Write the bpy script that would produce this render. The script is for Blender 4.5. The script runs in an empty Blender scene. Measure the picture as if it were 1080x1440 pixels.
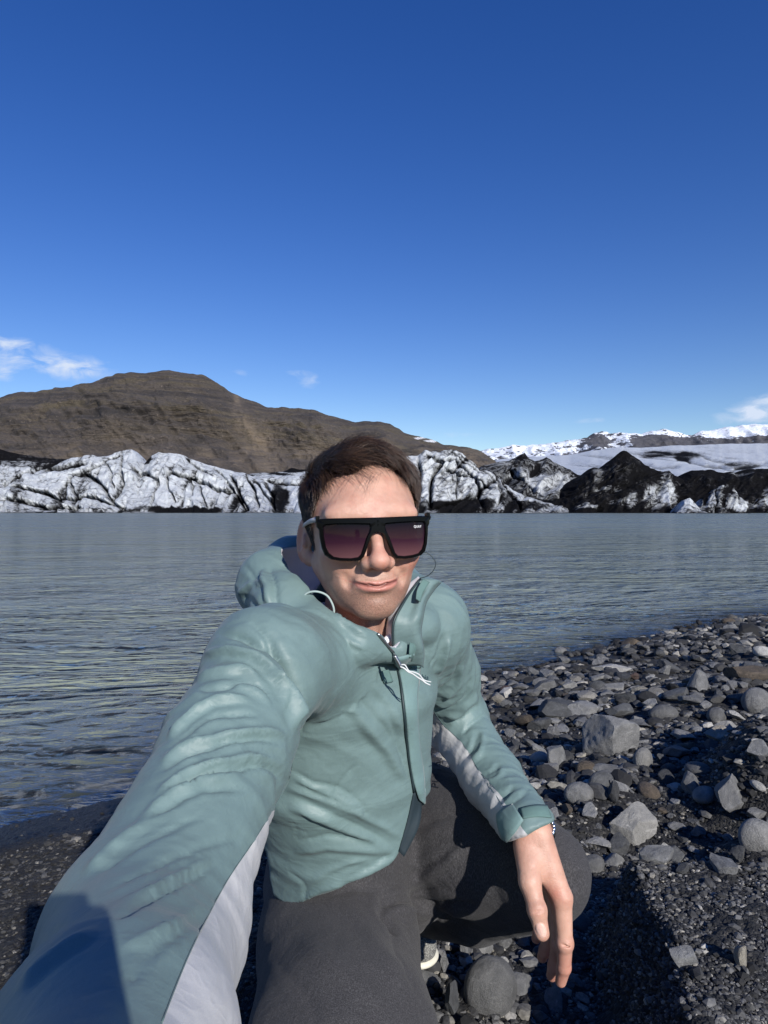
import bpy, bmesh, math, random
import numpy as np
from mathutils import Vector, Matrix
from mathutils.bvhtree import BVHTree

R = math.radians
scene = bpy.context.scene
# ------------------------------------------------------------------ camera, sky, sun, exposure
CAM_H = 1.2; F = 957.0; HOR = 717.0
cd = bpy.data.cameras.new('camera'); cam = bpy.data.objects.new('camera', cd)
scene.collection.objects.link(cam); scene.camera = cam
cam.location = (0, 0, CAM_H); cam.rotation_euler = (R(90), 0, 0)
cd.sensor_fit = 'VERTICAL'; cd.sensor_height = 36.0; cd.sensor_width = 27.0
cd.lens = 36.0 * F / 1440.0; cd.shift_y = -(720 - HOR) / 1440.0
cd.clip_start = 0.002; cd.clip_end = 60000
SUN_AZ, SUN_EL = 26.5, 27.5           # behind the camera to its right
world = bpy.data.worlds.new('World'); scene.world = world; world.use_nodes = True
wn = world.node_tree; wn.nodes.clear()
def N(t, kind, **kw):
    n = t.nodes.new(kind)
    for k, v in kw.items():
        if k.startswith('i_'):
            n.inputs[k[2:].replace('_', ' ')].default_value = v
        elif k == 'inp':
            for kk, vv in v.items(): n.inputs[kk].default_value = vv
        else: setattr(n, k, v)
    return n
def L(t, a, b): t.links.new(a, b)
def math_(t, op, a, b=None, c=None, clamp=False):
    n = t.nodes.new('ShaderNodeMath'); n.operation = op; n.use_clamp = clamp
    for i, v in enumerate((a, b, c)):
        if v is None: continue
        if isinstance(v, (int, float)): n.inputs[i].default_value = v
        else: t.links.new(v, n.inputs[i])
    return n.outputs[0]
def mixc(t, fac, a, b, mode='MIX'):
    n = t.nodes.new('ShaderNodeMix'); n.data_type = 'RGBA'; n.blend_type = mode
    for i, v in ((0, fac), (6, a), (7, b)):
        if isinstance(v, (int, float)): n.inputs[i].default_value = v
        elif isinstance(v, tuple): n.inputs[i].default_value = v if len(v) == 4 else v + (1,)
        else: t.links.new(v, n.inputs[i])
    return n.outputs[2]
def ramp(t, fac, stops, interp='LINEAR'):
    n = t.nodes.new('ShaderNodeValToRGB'); cr = n.color_ramp; cr.interpolation = interp
    while len(cr.elements) > 1: cr.elements.remove(cr.elements[-1])
    for i, (p, c) in enumerate(stops):
        e = cr.elements[0] if i == 0 else cr.elements.new(p)
        e.position = p
        if isinstance(c, (int, float)): c = (c, c, c)
        e.color = c + (1,) if len(c) == 3 else c
    t.links.new(fac, n.inputs[0]); return n.outputs[0]
def noise(t, vec, scale, detail=4, rough=.55, dist=0, out='Fac'):
    n = t.nodes.new('ShaderNodeTexNoise'); n.inputs['Scale'].default_value = scale
    n.inputs['Detail'].default_value = detail; n.inputs['Roughness'].default_value = rough
    n.inputs['Distortion'].default_value = dist
    if vec is not None: t.links.new(vec, n.inputs['Vector'])
    return n.outputs[out]
def mapping(t, vec, sc=(1,1,1), rot=(0,0,0), loc=(0,0,0)):
    n = t.nodes.new('ShaderNodeMapping'); n.inputs['Scale'].default_value = sc
    n.inputs['Rotation'].default_value = rot; n.inputs['Location'].default_value = loc
    t.links.new(vec, n.inputs['Vector']); return n.outputs[0]

sky = N(wn, 'ShaderNodeTexSky', sky_type='NISHITA', sun_disc=False)
sky.sun_elevation = R(SUN_EL)
sky.sun_rotation = R(180 - SUN_AZ)
sky.altitude = 0; sky.air_density = 1.0; sky.dust_density = 0.0; sky.ozone_density = 2.6
tc = N(wn, 'ShaderNodeTexCoord')
hs = N(wn, 'ShaderNodeHueSaturation'); hs.inputs['Saturation'].default_value = 1.34; hs.inputs['Hue'].default_value = .522; hs.inputs['Value'].default_value = 1.22
L(wn, sky.outputs[0], hs.inputs['Color'])
# a few wisps of cloud low over the hills, laid out by direction on the sky
sep = N(wn, 'ShaderNodeSeparateXYZ'); L(wn, tc.outputs['Generated'], sep.inputs[0])
az = math_(wn, 'ARCTAN2', sep.outputs[0], sep.outputs[1])
el = math_(wn, 'ARCSINE', sep.outputs[2])
cn = N(wn, 'ShaderNodeCombineXYZ'); L(wn, math_(wn, 'MULTIPLY', az, 26), cn.inputs[0]); L(wn, math_(wn, 'MULTIPLY', el, 55), cn.inputs[1])
cno = noise(wn, cn.outputs[0], 1.0, 6, .6, .6)
tot = None
for (px, py, rx, ry, s) in [(40,508,52,14,1.0),(12,482,36,9,.8),(112,520,38,13,.9),(2,524,18,9,.7),(434,535,16,10,.55),(418,524,16,4,.35),(340,524,14,5,.3),(1062,582,40,12,1.1),(1100,570,40,16,1.2),(838,591,34,4,.35),(600,612,90,5,.28)]:
    a0 = math.atan2(px-540, F); e0 = math.atan2(HOR-py, math.hypot(F, px-540))
    k = F/ math.cos(a0)**2
    dx = math_(wn, 'MULTIPLY', math_(wn, 'SUBTRACT', az, a0), k/rx)
    dy = math_(wn, 'MULTIPLY', math_(wn, 'SUBTRACT', el, e0), math.hypot(F, px-540)/ry)
    r2 = math_(wn, 'ADD', math_(wn, 'MULTIPLY', dx, dx), math_(wn, 'MULTIPLY', dy, dy))
    g = math_(wn, 'MULTIPLY', math_(wn, 'EXPONENT', math_(wn, 'MULTIPLY', r2, -.8)), s)
    tot = g if tot is None else math_(wn, 'ADD', tot, g)
cm = math_(wn, 'MULTIPLY', math_(wn, 'SUBTRACT', math_(wn, 'MULTIPLY', tot, math_(wn,'ADD',math_(wn, 'MULTIPLY', cno, 3.6),-1.15)), .12), 1.0, clamp=True)
colr = mixc(wn, cm, hs.outputs[0], (7.0, 8.0, 9.8))
bg = N(wn, 'ShaderNodeBackground'); bg.inputs[1].default_value = 0.083
L(wn, colr, bg.inputs[0])
wo = N(wn, 'ShaderNodeOutputWorld'); L(wn, bg.outputs[0], wo.inputs[0])
sd = bpy.data.lights.new('sun', 'SUN'); sd.energy = 5.0; sd.angle = R(.53); sd.color = (1, .955, .89)
sun = bpy.data.objects.new('sun', sd); scene.collection.objects.link(sun)
to_sun = Vector((math.sin(R(SUN_AZ))*math.cos(R(SUN_EL)), -math.cos(R(SUN_AZ))*math.cos(R(SUN_EL)), math.sin(R(SUN_EL))))
sun.rotation_euler = to_sun.to_track_quat('Z', 'Y').to_euler(); sun.location = (3, -6, 5)
scene.view_settings.view_transform = 'Standard'; scene.view_settings.look = 'None'
scene.view_settings.exposure = 0.22; scene.view_settings.gamma = 1.0
scene.cycles.max_bounces = 8; scene.cycles.transparent_max_bounces = 16

# ------------------------------------------------------------------ helpers
rng = np.random.default_rng(7); random.seed(7)
def P(px, py, Y): return np.array([(px-540)/F*Y, Y, CAM_H-(py-HOR)/F*Y])
def project(v): return 540 + F*v[:,0]/v[:,1], HOR + F*(CAM_H-v[:,2])/v[:,1]
def _hash(ix, iy, iz, seed):
    h = (ix.astype(np.int64)*374761393 + iy.astype(np.int64)*668265263 + iz.astype(np.int64)*2147483647 + seed*974634777) & 0xffffffff
    h = ((h ^ (h >> 13))*1274126177) & 0xffffffff
    return (h ^ (h >> 16)) & 0xffffffff
def vnoise(p, seed=0):
    """smooth value noise, -1..1, p (N,3)"""
    p = np.asarray(p, float); i = np.floor(p).astype(np.int64); f = p-i; u = f*f*f*(f*(f*6-15)+10)
    out = 0
    for dx in (0,1):
        for dy in (0,1):
            for dz in (0,1):
                h = _hash(i[:,0]+dx, i[:,1]+dy, i[:,2]+dz, seed)/2147483647.5-1
                w = (u[:,0] if dx else 1-u[:,0])*(u[:,1] if dy else 1-u[:,1])*(u[:,2] if dz else 1-u[:,2])
                out = out+h*w
    return out
def fbm(p, oct=5, seed=0, gain=.5, ridge=False):
    a = 1; s = 0; t = 0; p = np.asarray(p, float)
    for k in range(oct):
        n = vnoise(p, seed+k)
        if ridge: n = 1-2*np.abs(n)
        s = s+a*n; t += a; a *= gain; p = p*2.03+17.3
    return s/t
def smooth(x, a, b):
    t = np.clip((x-a)/(b-a), 0, 1); return t*t*(3-2*t)
def make_mesh(name, v, faces, mat=None, shade=True, attrs=None, mats=None, fmat=None):
    me = bpy.data.meshes.new(name)
    v = np.asarray(v, np.float32)
    if isinstance(faces, np.ndarray):
        k = faces.shape[1]; nf = len(faces)
        me.vertices.add(len(v)); me.vertices.foreach_set('co', v.ravel())
        me.loops.add(nf*k); me.loops.foreach_set('vertex_index', faces.astype(np.int32).ravel())
        me.polygons.add(nf); me.polygons.foreach_set('loop_start', np.arange(0, nf*k, k, dtype=np.int32))
        me.update(calc_edges=True)
    else: me.from_pydata([tuple(x) for x in v], [], faces)
    me.polygons.foreach_set('use_smooth', np.full(len(me.polygons), shade))
    if attrs:
        for n, a in attrs.items():
            a = np.asarray(a, np.float32)
            if a.ndim == 1:
                at = me.attributes.new(n, 'FLOAT', 'POINT'); at.data.foreach_set('value', a)
            else:
                at = me.attributes.new(n, 'FLOAT_COLOR', 'POINT')
                at.data.foreach_set('color', np.c_[a, np.ones(len(a))].astype(np.float32).ravel())
    if mats:
        for m in mats: me.materials.append(m)
        if fmat is not None: me.polygons.foreach_set('material_index', np.asarray(fmat, np.int32))
    elif mat: me.materials.append(mat)
    me.update(); return me
def link(name, me, parent=None, **props):
    o = bpy.data.objects.new(name, me); scene.collection.objects.link(o)
    if parent is not None: o.parent = parent
    for k, v in props.items(): o[k] = v
    return o
def grid_faces(nu, nv):
    i = np.arange(nu-1)[:,None]*nv + np.arange(nv-1)[None,:]; i = i.ravel()
    return np.stack([i, i+nv, i+nv+1, i+1], 1)
def new_mat(name):
    m = bpy.data.materials.new(name); m.use_nodes = True; t = m.node_tree
    b = t.nodes['Principled BSDF']; return m, t, b
def attr(t, name, out='Fac'):
    n = t.nodes.new('ShaderNodeAttribute'); n.attribute_name = name; return n.outputs[out]
def bump(t, b, h, strength, dist):
    n = t.nodes.new('ShaderNodeBump'); n.inputs['Strength'].default_value = strength; n.inputs['Distance'].default_value = dist
    t.links.new(h, n.inputs['Height']); t.links.new(n.outputs[0], b.inputs['Normal']); return n
def geo_pos(t):
    n = t.nodes.new('ShaderNodeNewGeometry'); return n.outputs['Position']
def obj_pos(t):
    n = t.nodes.new('ShaderNodeTexCoord'); return n.outputs['Object']
def poly_dist(px, py, pts):
    """distance, nearest parameter (0..1 along), signed side for points to a polyline"""
    pts = np.asarray(pts, float); best = np.full(px.shape, 1e9); tt = np.zeros(px.shape); sg = np.zeros(px.shape)
    seg = np.hypot(*(pts[1:]-pts[:-1]).T); cum = np.r_[0, np.cumsum(seg)]; Ltot = cum[-1]
    for k in range(len(pts)-1):
        a, b = pts[k], pts[k+1]; d = b-a; l2 = max(d@d, 1e-12)
        t = np.clip(((px-a[0])*d[0]+(py-a[1])*d[1])/l2, 0, 1)
        ex = px-a[0]-t*d[0]; ey = py-a[1]-t*d[1]; q = np.hypot(ex, ey)
        m = q < best; best[m] = q[m]; tt[m] = ((cum[k]+t*seg[k])/Ltot)[m]; sg[m] = np.sign(d[0]*ey-d[1]*ex)[m]
    return best, tt, sg
def smooth_line(pts, n=8):
    """Catmull-Rom through points"""
    p = np.asarray(pts, float); p = np.vstack([2*p[0]-p[1], p, 2*p[-1]-p[-2]]); out = []
    for k in range(1, len(p)-2):
        for t in np.linspace(0, 1, n, endpoint=False):
            a, b, c, d = p[k-1], p[k], p[k+1], p[k+2]
            out.append(.5*((2*b)+(-a+c)*t+(2*a-5*b+4*c-d)*t*t+(-a+3*b-3*c+d)*t**3))
    out.append(p[-2]); return np.array(out)
# ------------------------------------------------------------------ shore height
SHORE = np.array([(-40,-28),(-9,-4.6),(-4,.2),(-2.6,1.55),(-1.46,2.55),(-1.0,2.93),(-.3,3.75),(.605,4.75),(1.5,5.5),(2.46,6.4),(3.43,7.15),(4.29,7.65),(7,9.3),(14,12),(40,19)], float)
def shore_s(X, Y):
    d, t, sg = poly_dist(X, Y, SHORE)
    return -sg*d
def bump2(X, Y, cx, cy, rx, ry, rot, h, edge=.35):
    c, s = math.cos(R(rot)), math.sin(R(rot)); x = (X-cx)*c+(Y-cy)*s; y = -(X-cx)*s+(Y-cy)*c
    q = np.sqrt((x/rx)**2+(y/ry)**2); return h*(1-smooth(q, 1-edge, 1+edge*.3))
def ground_z(X, Y):
    s = shore_s(X, Y)
    p = np.c_[X, Y, 0*X]
    s2 = s + .16*fbm(p*1.1, 3, 5)*np.clip(np.abs(s)*2, .25, 1)
    z = np.where(s2 > 0, .19*np.minimum(s2, 1.8)+.055*np.clip(s2-1.8, 0, 8), .13*np.maximum(s2, -12))
    w = np.clip(s*1.5, 0, 1)
    wob = .05*fbm(np.c_[X, Y, 0*X+4]*3.1, 2, 9)
    z = z + .17*smooth(X+wob-.334-(Y-.82)*.218, -.07, .05)*(1-smooth(Y+wob+.04*np.sin(X*9), 1.28, 1.43))*smooth(Y, -.4, 1.15)*(1-smooth(X, 1.6, 2.6)); z = z + bump2(X-wob, Y+wob, 1.42, 2.02, .52, .36, 15, .17, .4)
    z = z - bump2(X, Y, .62, 1.72, .34, .22, 20, .06, .8)
    z = z + w*(.035*fbm(p*2.2, 3, 31)+.012*fbm(p*9, 3, 41))
    return z
def ground_at(px, py):
    """cast a ray from the camera through a picture point to the ground"""
    d = np.array([(px-540)/F, 1., -(py-HOR)/F])
    Ys = np.linspace(.35, 14, 1400); q = ground_z(d[0]*Ys, Ys); zz = CAM_H+d[2]*Ys
    k = np.argmax(zz < q); Y = Ys[k]; return np.array([d[0]*Y, Y, q[k]])

# ------------------------------------------------------------------ ground: one sheet, fine near the camera
def ground_mat():
    m, t, b = new_mat('basalt_gravel'); p = geo_pos(t)
    s = attr(t, 'inland')
    v = t.nodes.new('ShaderNodeTexVoronoi'); v.inputs['Scale'].default_value = 95; L(t, p, v.inputs['Vector'])
    v2 = t.nodes.new('ShaderNodeTexVoronoi'); v2.inputs['Scale'].default_value = 260; L(t, p, v2.inputs['Vector'])
    vf = t.nodes.new('ShaderNodeTexVoronoi'); vf.inputs['Scale'].default_value = 16; L(t, p, vf.inputs['Vector'])
    sepc = t.nodes.new('ShaderNodeSeparateColor'); L(t, v.outputs['Color'], sepc.inputs[0])
    sepf = t.nodes.new('ShaderNodeSeparateColor'); L(t, vf.outputs['Color'], sepf.inputs[0])
    c = ramp(t, sepc.outputs[0], [(0,(.007,.0075,.0085)),(.55,(.014,.0145,.016)),(.85,(.028,.028,.028)),(.97,(.06,.057,.052)),(1,(.13,.12,.10))])
    c2 = ramp(t, sepf.outputs[1], [(0,(.5,.5,.5)),(1,(1.2,1.18,1.12))])
    c = mixc(t, .8, c, c2, 'MULTIPLY')
    big = noise(t, p, 2.2, 4)
    c = mixc(t, 1.0, c, ramp(t, big, [(.3,.75),(.7,1.25)]), 'MULTIPLY')
    wet = ramp(t, math_(t, 'ADD', s, math_(t, 'MULTIPLY', math_(t,'SUBTRACT',big,.5), .5)), [(0.0,1.0),(.28,.9),(.45,0.0)])
    c = mixc(t, wet, c, mixc(t, 1.0, c, (.55,.56,.62), 'MULTIPLY'))
    L(t, c, b.inputs['Base Color'])
    L(t, math_(t, 'SUBTRACT', .9, math_(t, 'MULTIPLY', wet, .45)), b.inputs['Roughness'])
    h = math_(t, 'ADD', math_(t, 'MULTIPLY', v.outputs['Distance'], -1), math_(t, 'MULTIPLY', v2.outputs['Distance'], -.45))
    bump(t, b, h, 1.0, .006); return m
def polar(rs, ths):
    rr, tt = np.meshgrid(rs, ths, indexing='ij'); return (rr*np.sin(tt)).ravel(), (rr*np.cos(tt)).ravel()
MG = ground_mat()
rs = np.r_[np.linspace(.02,.45,14,endpoint=False), np.geomspace(.45, 2.6, 430, endpoint=False), np.geomspace(2.6, 12, 260, endpoint=False), np.geomspace(12, 6000, 70)]
ths = np.r_[np.linspace(R(-180), R(-46), 60, endpoint=False), np.linspace(R(-46), R(46), 620, endpoint=False), np.linspace(R(46), R(180), 60)]
X, Y = polar(rs, ths); s = shore_s(X, Y); Z = ground_z(X, Y)
far = smooth(np.hypot(X, Y), 25, 200); Z = Z*(1-far)+far*np.where(s > 0, 1.0, -3.0)
near = (1-smooth(np.hypot(X, Y), 3, 9))
pn = np.c_[X, Y, 0*X]
Z = Z + near*(.0045*fbm(pn*55, 2, 77)+.010*np.clip(fbm(pn*24, 2, 78), 0, 1))*np.clip(s*3+.4, .1, 1)
link('ground', make_mesh('ground', np.c_[X, Y, Z], grid_faces(len(rs), len(ths)), MG, attrs={'inland': s}), kind='structure')

# ------------------------------------------------------------------ water
def water_mat():
    m, t, b = new_mat('lagoon_water'); t.nodes.remove(b); p = geo_pos(t)
    dep = attr(t, 'depth')
    op = ramp(t, dep, [(0,0.0),(.05,.35),(.14,.8),(.3,.985),(1,1)])
    dif = t.nodes.new('ShaderNodeBsdfDiffuse')
    mc = noise(t, mapping(t, p, (.05,.4,.1)), 1, 3)
    L(t, mixc(t, mc, (.20,.235,.195), (.245,.275,.22)), dif.inputs['Color'])
    tr = t.nodes.new('ShaderNodeBsdfTransparent'); tr.inputs['Color'].default_value = (.75,.8,.78,1)
    mx = t.nodes.new('ShaderNodeMixShader'); L(t, op, mx.inputs[0]); L(t, tr.outputs[0], mx.inputs[1]); L(t, dif.outputs[0], mx.inputs[2])
    gl = t.nodes.new('ShaderNodeBsdfGlossy'); L(t, attr(t, 'rough'), gl.inputs['Roughness'])
    fr = t.nodes.new('ShaderNodeFresnel'); fr.inputs['IOR'].default_value = 1.333; frm = math_(t, 'MULTIPLY', fr.outputs[0], attr(t, 'refl'))
    m2 = t.nodes.new('ShaderNodeMixShader'); L(t, frm, m2.inputs[0]); L(t, mx.outputs[0], m2.inputs[1]); L(t, gl.outputs[0], m2.inputs[2])
    n1 = noise(t, mapping(t, p, (3.2,7.5,1), (0,0,R(-18))), 1, 4, .55, .4)
    n2 = noise(t, mapping(t, p, (11,24,1), (0,0,R(14))), 1, 4, .6, .3)
    n3 = noise(t, mapping(t, p, (1.1,2.1,1), (0,0,R(-22))), 1, 3, .6, .5)
    patch = ramp(t, noise(t, mapping(t, p, (.25,.6,1)), 1, 3), [(.3,.5),(.7,1.15)])
    h = math_(t, 'ADD', math_(t, 'MULTIPLY', n1, .085), math_(t, 'MULTIPLY', n2, .02))
    h = math_(t, 'MULTIPLY', h, patch)
    h = math_(t, 'ADD', h, math_(t, 'MULTIPLY', n3, .24))
    nf = noise(t, mapping(t, p, (.24,.50,1), (0,0,R(-15))), 1, 5, .7, .5); h = math_(t, 'ADD', h, math_(t, 'MULTIPLY', nf, .95))
    gust = ramp(t, noise(t, mapping(t, p, (.015,.10,1), (0,0,R(5))), 1, 4, .65), [(.3,.72),(.7,1.22)]); L(t, math_(t, 'MULTIPLY', frm, gust), m2.inputs[0])
    bp = t.nodes.new('ShaderNodeBump'); bp.inputs['Strength'].default_value = 1.0; bp.inputs['Distance'].default_value = 1.0
    L(t, h, bp.inputs['Height'])
    for q in (gl, fr, dif): L(t, bp.outputs[0], q.inputs['Normal'])
    L(t, m2.outputs[0], t.nodes['Material Output'].inputs[0]); return m
rs = np.r_[np.geomspace(1.2, 9, 420, endpoint=False), np.geomspace(9, 60, 160, endpoint=False), np.geomspace(60, 9000, 30)]
ths = np.r_[np.linspace(R(-180), R(-44), 50, endpoint=False), np.linspace(R(-44), R(44), 420, endpoint=False), np.linspace(R(44), R(180), 50)]
X, Y = polar(rs, ths); s = shore_s(X, Y); g = ground_z(X, Y)
rr = np.hypot(X, Y); nr = 1-smooth(rr, 6, 30); pn = np.c_[X, Y, 0*X]
Zw = nr*(.013*fbm(np.c_[X*1.9+Y*.6, Y*3.2-X*1.2, 0*X], 4, 3) + .008*fbm(np.c_[X*3.6+Y*1.5, Y*6.5-X*2.2, 0*X], 3, 8, .55, True))
Zw = Zw*np.clip(-s*1.2+.12, .1, 1)
f = grid_faces(len(rs), len(ths)); keep = (s[f].min(1) < .9)
link('water', make_mesh('water', np.c_[X, Y, Zw], f[keep], water_mat(), attrs={'depth': np.where(s<-3, 1, np.clip(Zw-g, 0, 1)), 'rough': .06+.12*smooth(rr, 6, 60), 'refl': .50-.04*smooth(rr, 3, 20)}), kind='structure')

# ------------------------------------------------------------------ far land: built from ridge lines with their own distance and slope
def ridge_sheet(name, prof, foot, D, k, mat, px0, px1, step, nt, relief, back=1.0, attrf=None, seed=0, top_noise=0, curve=1.0, kindname='structure', strokes=None, kfun=None):
    prof = np.array(prof, float); xs = np.arange(px0, px1+step, step); top = np.interp(xs, prof[:,0], prof[:,1])
    top = top + top_noise*fbm(np.c_[xs*.09, 0*xs, 0*xs+seed], 4, seed)
    nb = max(6, nt//4); ts = np.r_[np.linspace(0, 1, nt), 1+np.linspace(0, 1, nb+1)[1:]]
    PX, T = np.meshgrid(xs, ts, indexing='ij'); TOP = np.repeat(top[:,None], len(ts), 1)
    tf = np.minimum(T, 1); PY = foot+(TOP-foot)*tf
    kk = k if kfun is None else kfun(PX)
    Yd = D*(1+kk*tf**curve); Xd = (PX-540)/F*Yd; Zd = CAM_H-(PY-HOR)/F*Yd
    tb = np.clip(T-1, 0, 1); htop = np.repeat((CAM_H-(top-HOR)/F*D*(1+k))[:,None], len(ts), 1)
    Yd = Yd+tb*back*D*k; Zd = Zd - tb**1.5*(htop+2)*.9
    p = np.c_[Xd.ravel(), Yd.ravel(), Zd.ravel()]
    dv = relief(p, PX.ravel(), PY.ravel(), T.ravel()); edge = np.clip(np.minimum(1, np.abs(1-T.ravel())*3+.25), 0, 1)
    p[:,1] -= dv*edge; p[:,2] += .35*dv*edge*(T.ravel() > .02)
    at = attrf(p, PX.ravel(), PY.ravel(), T.ravel(), dv) if attrf else None
    return link(name, make_mesh(name, p, grid_faces(len(xs), len(ts))[:, ::-1], mat, attrs=at), kind=kindname)
def hill_mat():
    m, t, b = new_mat('hill_rock'); p = geo_pos(t); sp = t.nodes.new('ShaderNodeSeparateXYZ'); L(t, p, sp.inputs[0])
    n1 = noise(t, mapping(t, p, (.012,.012,.02)), 1, 8, .62)
    n2 = noise(t, mapping(t, p, (.006,.006,.05)), 1, 7, .68, 1.2)
    n3 = noise(t, p, .22, 5, .7)
    c = ramp(t, n2, [(.3,(.020,.018,.018)),(.45,(.05,.042,.038)),(.55,(.092,.074,.061)),(.7,(.036,.031,.029))])
    c = mixc(t, ramp(t, n1, [(.45,0),(.62,1)]), c, (.085,.070,.060))
    hz = attr(t, 'high')
    grass = math_(t, 'MULTIPLY', hz, ramp(t, n2, [(.49,0),(.56,.8)]))
    c = mixc(t, math_(t, 'MULTIPLY', grass, .85), c, (.088,.072,.045))
    c = mixc(t, ramp(t, n3, [(.60,0),(.68,.7)]), c, (.20,.165,.135))
    c = mixc(t, ramp(t, n3, [(.33,.8),(.43,0)]), c, (.035,.03,.03))
    c = mixc(t, 1, c, ramp(t, noise(t, mapping(t, p, (.5,.3,.9)), 1, 5, .75), [(.32,.55),(.66,1.4)]), 'MULTIPLY')
    sc = attr(t, 'scree'); c = mixc(t, math_(t, 'MULTIPLY', sc, .85), c, (.21,.165,.12))
    sn = attr(t, 'snow'); c = mixc(t, sn, c, (.8,.82,.85))
    L(t, c, b.inputs['Base Color']); b.inputs['Roughness'].default_value = .95
    h = math_(t, 'ADD', math_(t, 'MULTIPLY', n3, 3.0), math_(t, 'MULTIPLY', n1, 14)); h = math_(t, 'ADD', h, math_(t, 'MULTIPLY', n2, 10))
    bump(t, b, h, 1.0, 1.6); return m
HILL = [(-400,640),(-250,612),(-120,582),(-40,568),(0,562),(22,556),(45,554),(74,550),(78,547),(100,545),(128,541),(150,533),(165,528),(182,525),(205,527),(226,524),(240,523),(262,526),(285,529),(297,534),(310,543),(322,550),(345,562),(362,568),(375,573),(395,574),(420,576),(440,579),(462,587),(485,592),(500,596),(515,594),(535,594),(548,597),(560,604),(575,611),(590,614),(605,618),(625,625),(645,629),(660,630),(672,634),(685,640),(700,652),(730,690)]
def hill_rel(p, px, py, T):
    a = 24*fbm(np.c_[p[:,0]*.004+p[:,2]*.006, p[:,1]*.001, p[:,2]*.012], 6, 3, .55, True) + 10*fbm(p*.02, 4, 9)
    st = p[:,2]*.06 + 4.5*fbm(p*.004, 4, 14); a = a + 11*np.abs((st % 1)-.5)*2*smooth(T, .15, .6)
    gl = fbm(np.c_[(px-py*.8)*.045, 0*px, py*.02], 5, 51, .6, True); return a+7*gl
def hill_at(p, px, py, T, dv):
    d, _, _ = poly_dist(px, py, [(333,560),(337,575),(345,600),(365,625),(380,650)]); w = 4+.22*np.clip(py-560, 0, 200)
    sc = np.exp(-(d/w)**2)*(.55+.6*fbm(np.c_[px*.2,py*.12,0*px], 3, 6))
    sc = np.clip(sc+.5*smooth(py, 590, 660)*smooth(fbm(np.c_[px*.035,py*.05,0*px], 4, 16), -.05, .4), 0, 1)
    sn = ((np.hypot((px-605)/9, (py-621)/1.5) < 1) | (np.hypot((px-590)/7, (py-616)/1.2) < 1)).astype(float)
    hi = np.clip(smooth(T, .35, .8), 0, 1)
    return {'high': hi, 'scree': sc, 'snow': sn}
MH = hill_mat()
ridge_sheet('hill', HILL, 716, 620, .75, MH, -400, 730, 2.2, 150, hill_rel, 1.0, hill_at, seed=4, top_noise=1.6, curve=1.15)
def snowmt_mat():
    m, t, b = new_mat('snowy_rock'); p = geo_pos(t)
    n1 = noise(t, mapping(t, p, (.015,.008,.034)), 1, 8, .66, .4)
    s = math_(t, 'ADD', math_(t, 'MULTIPLY', attr(t, 'high'), .23), n1)
    f = ramp(t, s, [(.655,0),(.675,1)])
    c = mixc(t, f, mixc(t, noise(t, p, .01, 6), (.04,.045,.065), (.10,.095,.10)), (.72,.77,.86))
    L(t, c, b.inputs['Base Color']); b.inputs['Roughness'].default_value = .9
    bump(t, b, math_(t, 'MULTIPLY', n1, 40), .8, 1.0); return m
def mt_rel(p, px, py, T): return 160*fbm(np.c_[p[:,0]*.0035, p[:,1]*.001, p[:,2]*.004], 6, 23, .6, True)
MS = snowmt_mat()
def mt_at(p, px, py, T, dv):
    dark = np.exp(-((px-838)/18)**2-((py-622)/11)**2) + .8*smooth(px, 870, 900)*smooth(py, 612, 618)*(1-smooth(px, 1075, 1100))
    w = smooth(T, .35, .95)*1.0 + .35*smooth(px, 960, 1010) - 1.3*dark
    return {'high': w}
ridge_sheet('mountain', [(560,650),(640,640),(678,636),(688,633),(700,632),(715,629),(720,627),(735,627),(750,624),(765,626),(780,623),(800,621),(812,620),(826,616),(835,611),(845,608),(852,608),(858,611),(870,609),(885,611),(900,611),(908,609),(920,607),(927,606),(935,605),(945,607),(955,610),(963,613),(972,614),(980,610),(986,607),(1000,605),(1015,603),(1040,600),(1060,599),(1080,597),(1150,590),(1300,594),(1450,620)], 714, 4200, .3, MS, 560, 1450, 2.0, 90, mt_rel, 1, mt_at, seed=8, top_noise=1.6)

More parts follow.
